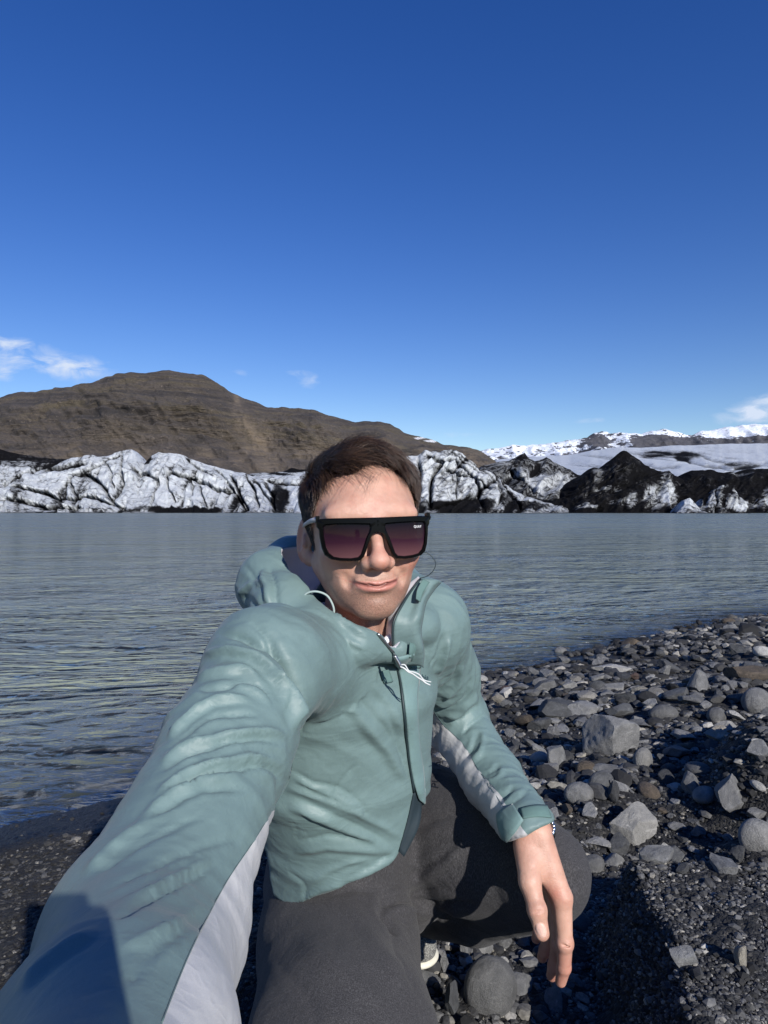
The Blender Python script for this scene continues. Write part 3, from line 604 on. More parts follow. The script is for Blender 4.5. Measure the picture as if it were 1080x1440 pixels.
def polygonize(fn, lo, hi, h, B=8, newton=2):
    """surface nets over the blocks the surface can pass through; returns vertices, quads, outward normals"""
    lo = np.asarray(lo, float); n = (np.ceil((np.asarray(hi)-lo)/(h*B)).astype(int))*B+1
    nb = (n-1)//B; ax = [np.arange(k) for k in nb]
    bi = np.stack(np.meshgrid(*ax, indexing='ij'), -1).reshape(-1, 3)
    dc = fn(lo+(bi*B+B/2)*h); act = bi[np.abs(dc) < h*B*1.35]
    V = np.full(tuple(n), 1.0, np.float32)
    # far cells keep the sign of their block so no false crossings appear
    sgn = np.sign(dc).reshape(tuple(nb)); V[:-1,:-1,:-1] = np.repeat(np.repeat(np.repeat(sgn, B, 0), B, 1), B, 2)
    loc = np.stack(np.meshgrid(*[np.arange(B+1)]*3, indexing='ij'), -1).reshape(-1, 3)
    for k in range(0, len(act), 700):
        idx = (act[k:k+700,None]*B+loc[None]).reshape(-1, 3); V[idx[:,0], idx[:,1], idx[:,2]] = fn(lo+idx*h)
    S = V < 0; c = [slice(0,-1), slice(1,None)]; cnt = 0
    for a in (0,1):
        for b in (0,1):
            for d in (0,1): cnt = cnt+S[c[a], c[b], c[d]].astype(np.int8)
    cell = np.argwhere((cnt > 0) & (cnt < 8)); cid = np.full(tuple(n-1), -1, np.int32); cid[cell[:,0], cell[:,1], cell[:,2]] = np.arange(len(cell))
    acc = np.zeros((len(cell), 3)); num = np.zeros(len(cell))
    co = [(a,b,d) for a in (0,1) for b in (0,1) for d in (0,1)]
    for e in range(3):
        for o in co:
            if o[e]: continue
            o2 = list(o); o2[e] = 1; i0 = cell+o; i1 = cell+o2
            v0 = V[i0[:,0],i0[:,1],i0[:,2]]; v1 = V[i1[:,0],i1[:,1],i1[:,2]]; m = (v0 < 0) != (v1 < 0)
            t = np.where(m, v0/np.where(m, v0-v1, 1), 0); q = np.array(o, float)[None]+np.zeros((len(cell),3)); q[:,e] += t
            acc[m] += q[m]; num += m
    verts = lo+(cell+acc/num[:,None])*h; quads = []
    for e in range(3):
        u, w = (e+1)%3, (e+2)%3; sl0 = [slice(None)]*3; sl1 = [slice(None)]*3; sl0[e] = slice(0,-1); sl1[e] = slice(1,None)
        ch = S[tuple(sl0)] != S[tuple(sl1)]; ed = np.argwhere(ch); ed = ed[(ed[:,u] > 0) & (ed[:,w] > 0) & (ed[:,u] < n[u]-1) & (ed[:,w] < n[w]-1)]
        q = []
        for du, dw in ((-1,-1),(0,-1),(0,0),(-1,0)):
            x = ed.copy(); x[:,u] += du; x[:,w] += dw; q.append(cid[x[:,0],x[:,1],x[:,2]])
        q = np.stack(q, 1); fl = ~S[ed[:,0],ed[:,1],ed[:,2]]; q[fl] = q[fl][:, ::-1]; quads.append(q)
    quads = np.concatenate(quads); quads = quads[(quads >= 0).all(1)]
    def grad(v):
        e = h*.5; g = np.stack([fn(v+np.array(o)*e)-fn(v-np.array(o)*e) for o in ((1,0,0),(0,1,0),(0,0,1))], 1)
        return g/np.maximum(np.linalg.norm(g, axis=1), 1e-9)[:,None]
    for _ in range(newton):
        g = grad(verts); d = np.clip(fn(verts), -h*.6, h*.6); verts = verts-g*d[:,None]
    return verts, quads, grad(verts)
def relax(v, q, it=1, lam=.5):
    n = len(v); e = np.concatenate([q[:,[0,1]], q[:,[1,2]], q[:,[2,3]], q[:,[3,0]]]); e = np.concatenate([e, e[:, ::-1]])
    cnt = np.bincount(e[:,0], minlength=n)[:,None]
    for _ in range(it):
        s = np.stack([np.bincount(e[:,0], v[e[:,1],k], minlength=n) for k in range(3)], 1); v = v+lam*(s/np.maximum(cnt,1)-v)
    return v
def mesh_normals(v, q):
    fn_ = np.cross(v[q[:,2]]-v[q[:,0]], v[q[:,3]]-v[q[:,1]]); n = np.zeros_like(v)
    for k in range(4):
        for c in range(3): n[:,c] += np.bincount(q[:,k], fn_[:,c], minlength=len(v))
    return n/np.maximum(np.linalg.norm(n, axis=1), 1e-12)[:,None]
def crop(ox, oy, sc, pts): return [(ox+x/sc, oy+y/sc) for x, y in pts]
def stroke_field(v, n, strokes, mask=None):
    """displacement in metres at vertices for folds drawn in picture units (amp mm, width px, points); only where the cloth faces us"""
    px, py = project(v); view = -(v-np.array([0,0,CAM_H])); view /= np.linalg.norm(view, axis=1)[:,None]
    fac = smooth((n*view).sum(1), -.05, .35); out = np.zeros(len(v))
    jx = px+2.2*fbm(np.c_[px*.05, py*.05, 0*px], 2, 5); jy = py+2.2*fbm(np.c_[px*.05, py*.05, 0*px+9], 2, 6)
    for s in strokes:
        amp, w, pts = s[:3]; ln = smooth_line(pts, 6) if len(pts) > 2 else pts
        xs = np.array(ln); m = (px > xs[:,0].min()-4*w) & (px < xs[:,0].max()+4*w) & (py > xs[:,1].min()-4*w) & (py < xs[:,1].max()+4*w)
        if mask is not None and len(s) > 3: m &= mask[s[3]]
        if not m.any(): continue
        d, t, sg = poly_dist(jx[m], jy[m], ln); tp = np.clip(np.minimum(t, 1-t)*5, 0, 1)**.7
        sd_ = d*sg
        # a crease: steep on one side, soft on the other
        prof = (np.exp(-d/(w*.75))*1.15 if amp < 0 else np.exp(-(d/w)**2)*1.25)-.35*np.exp(-((sd_-1.5*w)/(1.2*w))**2)
        out[m] += amp*.001*tp*prof*fac[m]
    return out
def bvh_of(v, q): return BVHTree.FromPolygons([tuple(x) for x in v], [tuple(int(k) for k in f) for f in q])
def cast(bvh, px, py, lift=0.0):
    d = Vector(((px-540)/F, 1, -(py-HOR)/F)).normalized(); o = Vector((0,0,CAM_H))
    h, nn, i, ds = bvh.ray_cast(o, d, 3.0)
    if h is None: return None
    if nn.dot(d) > 0: nn = -nn
    return np.array(h+nn*lift)
def tube(name, pts, r, mat, parent, sides=8, n=5, closed=False, **props):
    pts = smooth_line(pts, n) if len(pts) > 2 else np.asarray(pts, float); m = len(pts); rr = np.broadcast_to(np.asarray(r, float), (m,)) if np.ndim(r) == 0 else np.interp(np.linspace(0,1,m), np.linspace(0,1,len(r)), r)
    T = np.gradient(pts, axis=0); T /= np.linalg.norm(T, axis=1)[:,None]; up = np.array([0,0,1.]) if abs(T[0,2]) < .9 else np.array([1.,0,0]); V_ = []
    nrm = np.cross(T[0], up); nrm /= np.linalg.norm(nrm)
    for k in range(m):
        nrm = nrm-T[k]*(nrm@T[k]); nrm /= np.linalg.norm(nrm); bn = np.cross(T[k], nrm)
        for s in range(sides):
            a = 2*math.pi*s/sides; V_.append(pts[k]+rr[k]*(math.cos(a)*nrm+math.sin(a)*bn))
    f = [(k*sides+s, k*sides+(s+1)%sides, (k+1)*sides+(s+1)%sides, (k+1)*sides+s) for k in range(m-1) for s in range(sides)]
    f += [tuple(range(sides))[::-1], tuple((m-1)*sides+s for s in range(sides))]
    return link(name, make_mesh(name, V_, f, mat), parent, **props)
def patch(name, bvh, left, right, nu, nv, lift, thick, mat, parent, edge_round=True, puff=0):
    """a strip of cloth laid on a surface between two picture-space edges"""
    l = smooth_line(left, 10); r = smooth_line(right, 10)
    def res(a, n):
        s = np.r_[0, np.cumsum(np.hypot(*np.diff(a, axis=0).T))]; q = np.linspace(0, s[-1], n); return np.c_[np.interp(q, s, a[:,0]), np.interp(q, s, a[:,1])]
    l, r = res(l, nv), res(r, nv); V_ = []; last = None
    for j in range(nv):
        for i in range(nu):
            t = i/(nu-1); q = l[j]*(1-t)+r[j]*t; h = cast(bvh, q[0], q[1], lift+puff*math.sin(math.pi*t))
            if h is None or (last is not None and np.linalg.norm(h-last) > .12): h = P(q[0], q[1], last[1]) if last is not None else P(q[0], q[1], .9)
            V_.append(h); last = h
    V_ = np.array(V_); f = [(j*nu+i, j*nu+i+1, (j+1)*nu+i+1, (j+1)*nu+i) for j in range(nv-1) for i in range(nu-1)]
    # smooth the depth a little
    G_2 = V_.reshape(nv, nu, 3)
    for _ in range(2): G_2[1:-1] = (G_2[:-2]+2*G_2[1:-1]+G_2[2:])/4
    me = make_mesh(name, G_2.reshape(-1, 3), f, mat); o = link(name, me, parent)
    md = o.modifiers.new('thick', 'SOLIDIFY'); md.thickness = thick; md.offset = 0
    return o
# ------------------------------------------------------------------ the person: materials
def skin_mat():
    m, t, b = new_mat('skin'); p = obj_pos(t)
    n = noise(t, p, 45, 4, .6); n2 = noise(t, p, 900, 3, .6); n3 = noise(t, p, 9, 2)
    c = ramp(t, n, [(.3,(.43,.235,.172)),(.7,(.57,.34,.255))])
    c = mixc(t, math_(t, 'MULTIPLY', attr(t, 'red'), .75), c, (.46,.135,.095))
    c = mixc(t, math_(t, 'MULTIPLY', attr(t, 'stubble'), math_(t, 'ADD', .2, math_(t, 'MULTIPLY', ramp(t, noise(t, p, 1500, 2), [(.42,0),(.58,1)]), .7))), c, (.12,.075,.055))
    c = mixc(t, math_(t, 'MULTIPLY', attr(t, 'lip'), .75), c, (.44,.165,.135))
    c = mixc(t, math_(t, 'MULTIPLY', attr(t, 'gap'), .85), c, (.10,.025,.022))
    c = mixc(t, math_(t, 'MULTIPLY', attr(t, 'nail'), .7), c, (.72,.48,.40))
    L(t, c, b.inputs['Base Color'])
    b.inputs['Subsurface Weight'].default_value = .15; b.inputs['Subsurface Radius'].default_value = (1,.35,.2); b.inputs['Subsurface Scale'].default_value = .006
    L(t, math_(t, 'SUBTRACT', math_(t, 'ADD', .36, math_(t, 'MULTIPLY', n3, .16)), math_(t, 'MULTIPLY', math_(t, 'ADD', attr(t, 'nail'), attr(t, 'lip')), .14)), b.inputs['Roughness']); b.inputs['Specular IOR Level'].default_value = .4
    bump(t, b, math_(t, 'ADD', n2, math_(t, 'MULTIPLY', noise(t, p, 260, 3, .6), 1.4)), .5, .0007); return m
def nylon(name, base, rough=.42, spec=.5, lining=None, sheen=.15):
    m, t, b = new_mat(name); p = obj_pos(t)
    n1 = noise(t, p, 16, 5, .6, 1.2)
    def crease(sc, rot, det):
        v = noise(t, mapping(t, p, tuple(x*.8 for x in sc), rot), 1, det, .5, .9); return math_(t, 'SUBTRACT', 1.0, math_(t, 'ABSOLUTE', math_(t, 'MULTIPLY', math_(t, 'SUBTRACT', v, .5), 3.2)))
    k1 = crease((14,14,30), (.5,.3,.2), 3); k2 = crease((34,20,60), (-.4,.6,.9), 3); k3 = crease((70,70,40), (.2,-.5,.3), 2)
    c = mixc(t, 1, base, ramp(t, n1, [(.3,.93),(.7,1.05)]), 'MULTIPLY')
    if lining:
        c = mixc(t, ramp(t, attr(t, 'panel'), [(.497,0),(.503,1)]), c, (.47,.47,.475))
        c = mixc(t, ramp(t, attr(t, 'inner'), [(.3,0),(.6,1)]), c, lining)
    wv = noise(t, p, 2600, 1, .5)
    c = mixc(t, 1, c, ramp(t, wv, [(.3,.93),(.7,1.07)]), 'MULTIPLY')
    L(t, c, b.inputs['Base Color']); b.inputs['Roughness'].default_value = rough; b.inputs['Specular IOR Level'].default_value = spec
    b.inputs['Sheen Weight'].default_value = sheen; b.inputs['Sheen Roughness'].default_value = .4
    h = math_(t, 'ADD', math_(t, 'MULTIPLY', k1, 1.5), math_(t, 'MULTIPLY', k2, .45)); h = math_(t, 'ADD', h, math_(t, 'MULTIPLY', k3, .35)); h = math_(t, 'ADD', h, math_(t, 'MULTIPLY', wv, .10))
    bump(t, b, h, .5, .0012); return m
MSK = skin_mat()
MJ = nylon('jacket_nylon', (.138,.205,.203,1), .50, .34, (.66,.63,.68,1), .05)
MJ2 = nylon('jacket_nylon_trim', (.150,.235,.232,1), .62, .26)
MSEAM = nylon('seam_nylon', (.085,.14,.14,1), .6)  # darker nylon tone for the stitched seam lines
MPANEL = nylon('silver_fabric', (.62,.62,.66,1), .3, .6)
def plain(name, c, rough=.5, metal=0, spec=.5):
    m, t, b = new_mat(name); b.inputs['Base Color'].default_value = c+(1,); b.inputs['Roughness'].default_value = rough; b.inputs['Metallic'].default_value = metal; b.inputs['Specular IOR Level'].default_value = spec
    n = noise(t, obj_pos(t), 60, 3); L(t, mixc(t, 1, c, ramp(t, n, [(.3,.9),(.7,1.08)]), 'MULTIPLY'), b.inputs['Base Color']); return m
def knit_mat():
    m, t, b = new_mat('grey_sweat_fabric'); p = obj_pos(t)
    n1 = noise(t, mapping(t, p, (900,900,260)), 1, 3, .7); n2 = noise(t, p, 14, 4, .6, .8)
    c = ramp(t, n1, [(.3,(.024,.023,.025)),(.5,(.044,.043,.046)),(.72,(.095,.093,.098))])
    L(t, c, b.inputs['Base Color']); b.inputs['Roughness'].default_value = .95; b.inputs['Specular IOR Level'].default_value = .15
    b.inputs['Sheen Weight'].default_value = .06
    bump(t, b, math_(t, 'ADD', n1, math_(t, 'MULTIPLY', n2, 9)), .6, .0010); return m
MK = knit_mat()
MHAIR = bpy.data.materials.new('hair_brown'); MHAIR.use_nodes = True
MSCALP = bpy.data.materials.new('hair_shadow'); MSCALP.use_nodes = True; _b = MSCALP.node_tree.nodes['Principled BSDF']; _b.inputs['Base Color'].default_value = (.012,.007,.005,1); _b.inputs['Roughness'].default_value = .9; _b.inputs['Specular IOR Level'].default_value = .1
_b = MHAIR.node_tree.nodes['Principled BSDF']; _t = MHAIR.node_tree; _h = _t.nodes.new('ShaderNodeHairInfo'); L(_t, ramp(_t, _h.outputs['Random'], [(0,(.012,.007,.005)),(.45,(.028,.015,.010)),(.8,(.065,.035,.021)),(1,(.14,.078,.045))]), _b.inputs['Base Color']); _b.inputs['Roughness'].default_value = .38; _b.inputs['Specular IOR Level'].default_value = .6

# ------------------------------------------------------------------ head (local frame, metres: x to picture right, y away from us, z up; origin between the eyes' level and the ears)
HC = np.array([-.0290, .855, 1.176]); HR = rotz(R(12.5))@roty(R(-1.5))@rotx(R(-2))
HSC = np.array([.915,.96,.975])
def toL(p): return ((p-HC)@HR)/HSC
def toW(q): return HC+(np.asarray(q, float)*HSC)@HR.T
def skull(q):
    d = ell(q, (0,.010,.026), (.075,.097,.068))
    d = smin(d, ell(q, (0,-.028,-.018), (.0645,.064,.078)), .022)
    return d
def head_sdf(q):
    q = q*np.c_[1+.19*smooth(-q[:,2], .025, .105), np.ones(len(q)), np.ones(len(q))] if True else q
    sx = np.abs(q[:,0]); m = np.c_[sx, q[:,1], q[:,2]]
    d = skull(q)
    d = smin(d, ell(m, (.028,-.028,-.062), (.032,.052,.038)), .02)            # jaw body
    d = smin(d, cap(m, (.055,-.002,-.046), (.019,-.070,-.090), .014, .0135), .022)   # jaw line
    d = smin(d, ell(q, (0,-.074,-.091), (.021,.0165,.0165)), .014)             # chin
    d = smin(d, ell(m, (.040,-.062,-.029), (.024,.024,.022)), .016)           # cheek
    d = smin(d, ell(m, (.028,-.073,.017), (.030,.013,.011)), .022)            # brow
    d = smax(d, -ell(m, (.033,-.1055,-.001), (.017,.016,.0115)), .012)         # eye socket
    d = smin(d, ell(m, (.031,-.081,-.002), (.0125,.0115,.0125)), .005)        # eye behind the glass
    d = smin(d, ell(q, (0,-.080,-.062), (.028,.017,.022)), .016)              # muzzle
    d = smin(d, cap(q, (0,-.088,.006), (0,-.108,-.031), .0065, .0082), .010)  # nose bridge
    d = smin(d, ell(q, (0,-.1110,-.0375), (.0130,.0115,.0100)), .008)         # tip
    d = smin(d, ell(m, (.0145,-.0970,-.0400), (.0080,.0125,.0082)), .0065)     # wings
    d = smax(d, -ell(m, (.0068,-.1035,-.0475), (.0036,.0055,.003)), .003)     # nostrils
    # smile: corners lifted, right corner of the picture a touch higher
    x2 = q[:,0]**2; b_ = np.c_[sx, q[:,1]-7.0*x2, q[:,2]+.0655-5.5*x2-.02*q[:,0]]
    d = smin(d, ell(b_, (.0075,-.0945,.0026), (.0215,.0056,.0032)), .0045)
    d = smin(d, ell(b_, (0,-.0945,-.0048), (.0250,.0066,.0046)), .0048)
    ml = np.sqrt(((b_[:,1]+.0985)*.45)**2+(b_[:,2]+.0003+.0012*np.cos(q[:,0]*230)*(sx<.014))**2+np.maximum(sx-.0335,0)**2)-.0010
    d = smax(d, -ml, .0026)
    d = smax(d, -ell(m, (.0385,-.082,-.060), (.0035,.005,.006)), .009)         # corner dimples
    # nasolabial folds
    nl = chain(m, [(.0195,-.094,-.040), (.031,-.088,-.050), (.039,-.081,-.064)], [.0018,.0022,.0016], .004); d = smax(d, -(nl-.0008), .008)
    d = smax(d, -ell(q, (0,-.0985,-.080), (.016,.0045,.0035)), .008)          # under lip
    d = smax(d, -ell(q, (0,-.1035,-.0555), (.0028,.0035,.006)), .005)         # philtrum
    # ears
    for s in (-1, 1):
        e = np.c_[(q[:,0]*s), q[:,1], q[:,2]]; er = rotz(R(-24))@rotx(R(12)); c = np.array([.0765,.018,-.012])
        ear = ell(e, c, (.0060,.0175,.0300), er)
        ear = smin(ear, ell(e, c+np.array([-.004,-.006,-.024]), (.006,.0085,.010), er), .006)
        ear = smax(ear, -ell(e, c+np.array([.0068,-.001,.004]), (.0048,.0105,.0175), er), .003)
        ear = smin(ear, cap(e, c+np.array([.001,-.013,-.006]), c+np.array([.0,-.0125,.004]), .0035, .003), .004)
        d = smin(d, ear, .007)
    nk = chain(q, [(0,.012,-.055),(0,.020,-.115),(-.004,.05,-.20)], [.052,.055,.066], .02)
    d = smin(d, nk, .016)
    d = smin(d, ell(q, (0,-.040,-.118), (.012,.014,.017)), .018)
    return d
hv, hq, hn = polygonize(lambda p: head_sdf(toL(p))*.93, HC-np.array([.115,.135,.235]), HC+np.array([.115,.135,.125]), .00135, newton=2)
ql = toL(hv)
ax_ = np.abs(ql[:,0])
zl_ = ql[:,2]-(-.0655+5.5*ql[:,0]**2+.02*ql[:,0]); wl_ = np.sqrt(np.clip(1-(ax_/.029)**2, 0, 1))
lipd = np.where(zl_ > 0, zl_/.0052, -zl_/.0090)/np.maximum(wl_, .05)
lip = (1-smooth(lipd, .75, 1.15))*(ql[:,1] < -.075)
gap = np.exp(-(zl_/.0014)**2)*(1-smooth(ax_, .024, .033))*(ql[:,1] < -.07)
gap = np.maximum(gap, (np.linalg.norm((np.c_[ax_,ql[:,1],ql[:,2]]-[.0066,-.1025,-.0478])/[.0042,.006,.0030], axis=1) < 1)*.8)
stub = smooth(-ql[:,2], .052, .078)*(1-smooth(-ql[:,2], .112, .135))*smooth(-ql[:,1], -.01, .02)*.9 + .5*(1-smooth(np.hypot((ax_-.012)/.016, (ql[:,2]+.056)/.006), .5, 1.3))*(ql[:,1]<-.08)
stub = np.clip(stub*(1-lip), 0, 1)
red = .65*(1-smooth(np.linalg.norm(ql-np.array([0,-.108,-.038]), axis=1), .006, .022)) + .55*(1-smooth(np.linalg.norm(np.c_[ax_,ql[:,1],ql[:,2]]-np.array([.046,-.068,-.036]), axis=1), .008, .03)) + .6*smooth(ax_, .072, .080)
red = np.clip(red*1.15+.38*fbm(ql*40, 3, 4)+.15*fbm(ql*150, 3, 14), 0, 1)
head = (hv, hq, dict(lip=lip, stubble=stub, red=red, nail=np.zeros(len(hv)), gap=gap))

# ------------------------------------------------------------------ left hand hanging over the knee, fingers slightly curled
WR = P(744,1152,.885)
def px_r(px, Y): return px/F*Y
Hn = {'idx': ([P(790,1262,.846), P(794,1326,.838), P(793,1360,.842), P(788.5,1380,.848)], [.0125,.0098,.0086,.0068]),
      'mid': ([P(784,1266,.868), P(786,1330,.862), P(780,1358,.872), P(776,1372,.880)], [.0125,.0098,.0086,.0070]),
      'rng': ([P(776,1264,.888), P(774,1314,.886), P(767,1336,.896), P(762.5,1346,.904)], [.0118,.0092,.0082,.0068]),
      'pnk': ([P(768,1256,.904), P(762,1294,.906), P(757,1312,.915), P(754,1320,.92)], [.0105,.0082,.0073,.0062])}
def hand_sdf(p):
    k = .010; d = cap(p, P(712,1118,.955), P(741,1165,.882), .0215, .0200); d = smin(d, cap(p, P(722,1118,.96), P(751,1163,.888), .0200, .0190), .012)
    for n_, a, ra, rb in (('idx', P(756,1172,.872), .0175, .0125), ('mid', P(752,1172,.882), .018, .0125), ('rng', P(748,1172,.892), .0165, .0115), ('pnk', P(745,1172,.90), .0145, .0105)):
        d = smin(d, cap(p, a, Hn[n_][0][0], ra, rb), .010)
    fg = None
    for n_, (pts, rad) in Hn.items():
        f = chain(p, pts, rad, .003)
        for j in (1,):                                   # knuckles
            f = smin(f, np.linalg.norm(p-pts[j], axis=1)-rad[j]*1.06, .004)
        fg = f if fg is None else smin(fg, f, .0012)
    d = smin(d, fg, .0055)
    th = chain(p, [P(741,1192,.868), P(745,1240,.838), P(755.5,1281,.822), P(762,1312,.815)], [.0175,.0128,.0104,.0090], .006)
    th = smin(th, np.linalg.norm(p-P(755,1279,.8215), axis=1)-.0111, .004)
    d = smin(d, th, .010)
    d = smin(d, cap(p, P(752,1212,.858), P(778,1246,.853), .0115, .0085), .012)
    # creases over the thumb and index joints
    for a, b in ((P(750,1278,.8110), P(762,1276,.8110)), (P(751,1283,.8105), P(763,1281,.8105)), (P(787,1328,.828), P(800,1331,.829))):
        d = smax(d, -cap(p, a, b, .0012), .002)
    # thumb nail: a shallow step round a flat plate
    nc = P(761.5,1309,.8075); q = p-nc; u = q@np.array([1,0,0.]); w = q@np.array([.22,.0,.975]); rr = np.sqrt((u/.0068)**2+(w/.0080)**2)
    d = d+.0007*np.exp(-((rr-1)/.12)**2)*(np.abs(q[:,1]) < .006)
    return d
nv_, nq_, nn_ = polygonize(hand_sdf, P(745,1200,.88)-np.array([.055,.09,.20]), P(745,1200,.88)+np.array([.075,.075,.105]), .0015, newton=2)
u = nv_-P(761.5,1309,.8075); rr_ = np.sqrt((u[:,0]/.0068)**2+((u@np.array([.22,0,.975]))/.0080)**2); nail = (1-smooth(rr_, .86, 1.0))*(u[:,1] < .004)
redh = .45*smooth(-nv_[:,2], -.70, -.62)+.25*fbm(nv_*60, 3, 8); hpx, hpy = project(nv_); redh = np.clip(redh+.6*np.exp(-np.hypot((hpx-780)/16, (hpy-1258)/14)**2), 0, 1)*(1-nail)
hand = (nv_, nq_, dict(lip=np.zeros(len(nv_)), stubble=np.zeros(len(nv_)), red=redh, nail=nail, gap=np.zeros(len(nv_))))

# ------------------------------------------------------------------ right hand that holds the phone, out of the frame below
RS = np.array([-.120,.70,1.040]); RE = np.array([-.153,.435,.925]); RW = np.array([-.088,.165,1.005]); PH = np.array([0,-.012,1.2])
def rhand_sdf(p):
    a = RW; b = np.array([-.052,.030,1.045]); d = cap(p, a, b, .024, .026); d = smin(d, cap(p, RW+[-.01,.01,-.02], np.array([-.030,.022,1.02]), .02, .018), .015)
    for i in range(4):
        z = 1.072-.019*i; f = chain(p, [np.array([-.050,.012,z]), np.array([-.040,-.034,z-.003]), np.array([-.015,-.037,z-.004]), np.array([.006,-.030,z-.004])], [.0105,.0095,.0088,.0075], .004); d = smin(d, f, .004)
    th = chain(p, [np.array([-.050,.022,1.06]), np.array([-.046,.004,1.098]), np.array([-.030,.006,1.118])], [.013,.0105,.009], .004)
    return smin(d, th, .006)
rv, rq, rn = polygonize(rhand_sdf, (-.14,-.07,.93), (.06,.22,1.15), .003, newton=1)
z0 = lambda v: dict(lip=np.zeros(len(v)), stubble=np.zeros(len(v)), red=np.full(len(v), .2), nail=np.zeros(len(v)), gap=np.zeros(len(v)))
# body under the clothes
LS = np.array([.055,.965,1.035]); LE = np.array([.118,1.145,.850]); HPL = np.array([.078,1.25,.60]); HPR = np.array([-.10,1.15,.59])
KL = np.array([.222,.955,.690]); KR = np.array([-.035,.765,.585]); AL = np.array([.04,1.27,.45]); AR = np.array([-.11,1.17,.44])
NB = np.array([-.035,.885,1.02])
def body_sdf(p):
    d = chain(p, [NB, np.array([-.055,.95,.85]), np.array([-.02,1.17,.62])], [.05,.06,.07], .03)
    d = smin(d, chain(p, [NB, RS, RE, RW], [.04,.04,.034,.025], .02), .03)
    d = smin(d, chain(p, [NB, LS, LE, P(715,1118,.955)], [.045,.040,.030,.022], .02), .03)
    d = smin(d, chain(p, [np.array([0,1.2,.61]), HPL, KL, AL], [.06,.06,.038,.025], .03), .03)
    return smin(d, chain(p, [np.array([-.03,1.18,.61]), HPR, KR, AR], [.06,.06,.038,.025], .03), .03)
bv, bq, bn = polygonize(body_sdf, (-.25,.1,.36), (.32,1.45,1.12), .012, newton=1)
def join(parts):
    V_, Q_, A_ = [], [], {}; o = 0
    for v, q, a in parts:
        V_.append(v); Q_.append(q+o); o += len(v)
        for k in a: A_.setdefault(k, []).append(a[k])
    return np.concatenate(V_), np.concatenate(Q_), {k: np.concatenate(x) for k, x in A_.items()}
BV, BQ, BA = join([head, hand, (rv, rq, z0(rv)), (bv, bq, z0(bv))])
person = link('person', make_mesh('person', BV, BQ, MSK, attrs=BA), label='young man in pale green hooded jacket crouching on the shore, one arm stretched out', category='person')

# ------------------------------------------------------------------ jacket
Ff = np.array([.731,-.682,0]); Fr = np.array([.682,.731,0])      # where the chest points; towards his left shoulder
TC = [(np.array([-.046,.905,1.030]), .115, .085), (np.array([-.058,.915,.95]), .142, .110), (np.array([-.064,.945,.84]), .134, .116), (np.array([-.058,.984,.74]), .123, .128), (np.array([-.048,1.015,.62]), .124, .145)]
def torso_sdf(p):
    d = None
    for i in range(len(TC)-1):
        (a, wa, da), (b, wb, db) = TC[i], TC[i+1]
        t = np.clip((a[2]-p[:,2])/(a[2]-b[2]), 0, 1); c = a+(b-a)*t[:,None]; w = wa+(wb-wa)*t; dd = da+(db-da)*t
        q = p-c; u = (q@Fr)/w; v = (q@Ff)/dd; z = q[:,2]/.06*0+np.where(p[:,2] > a[2], (p[:,2]-a[2])/.05, np.where(p[:,2] < b[2], (p[:,2]-b[2])/.05, 0))
        e = (np.sqrt(np.sqrt(u**4+v**4+1.75*u*u*v*v)+z*z)-1)*np.minimum(w, dd)*.92
        d = e if d is None else smin(d, e, .012)
    return d
def sleeveR_sdf(p):
    d = chain(p, [np.array([-.060,.865,1.008]), RS, np.array([-.139,.60,.988]), RE, np.array([-.118,.29,.962]), np.array([-.090,.185,1.0])], [.060,.0565,.0525,.0590,.050,.036], .025)
    return d
CUFA = P(692,1095,1.02)+.62*(P(748,1172,.880)-P(692,1095,1.02))
def sleeveL_sdf(p):
    d = chain(p, [np.array([.0,.93,1.03]), LS, np.array([.092,1.07,.945]), LE, P(692,1095,1.02), P(748,1172,.880)], [.064,.060,.053,.050,.0405,.0350], .022)
    return d
HOOD = [(P(552,915,.815), .015), (P(500,903,.790), .022), (P(445,887,.792), .026), (P(400,856,.825), .034), (P(384,822,.90), .043), (P(418,806,.965), .047), (P(480,815,1.02), .052), (P(545,828,1.01), .044), (P(590,850,.97), .034), (P(588,880,.90), .021), (P(566,905,.83), .012)]
def hood_sdf(p):
    q = p.copy(); return chain(q, [a for a, _ in HOOD], [r for _, r in HOOD], .022)
def cut_neck(p):
    q = toL(p)
    c = chain(p, [toW((0,.004,-.05)), toW((-.002,.004,-.112))], [.068,.062], .02)
    c = smin(c, cap(p, P(428,798,.90), P(446,838,.86), .036, .038), .02)
    c = smin(c, ell(q, (0,-.028,-.04), (.074,.082,.095)), .01)
    c = smin(c, cap(p, P(535,878,.82), P(549,898,.805), .018, .010), .01)
    return c
def hem_plane(p):
    # the hem: highest at the zip, dropping to the side vent
    a = P(386,1268,.885); b = P(560,1211,.885); c = np.array([.05,1.15,.69]); n = np.cross(b-a, c-a); n /= np.linalg.norm(n)
    if n[2] < 0: n = -n
    pl = (p-a)@n; px, py = project(np.maximum(p, [-9,.05,-9]))
    return pl+.0025*np.sin(px*.045)+.0012*np.sin(px*.11+1)-.06*smooth(px, 545, 600)+.014*np.exp(-((px-412)/28)**2)-.06*(1-smooth(px, 372, 386))
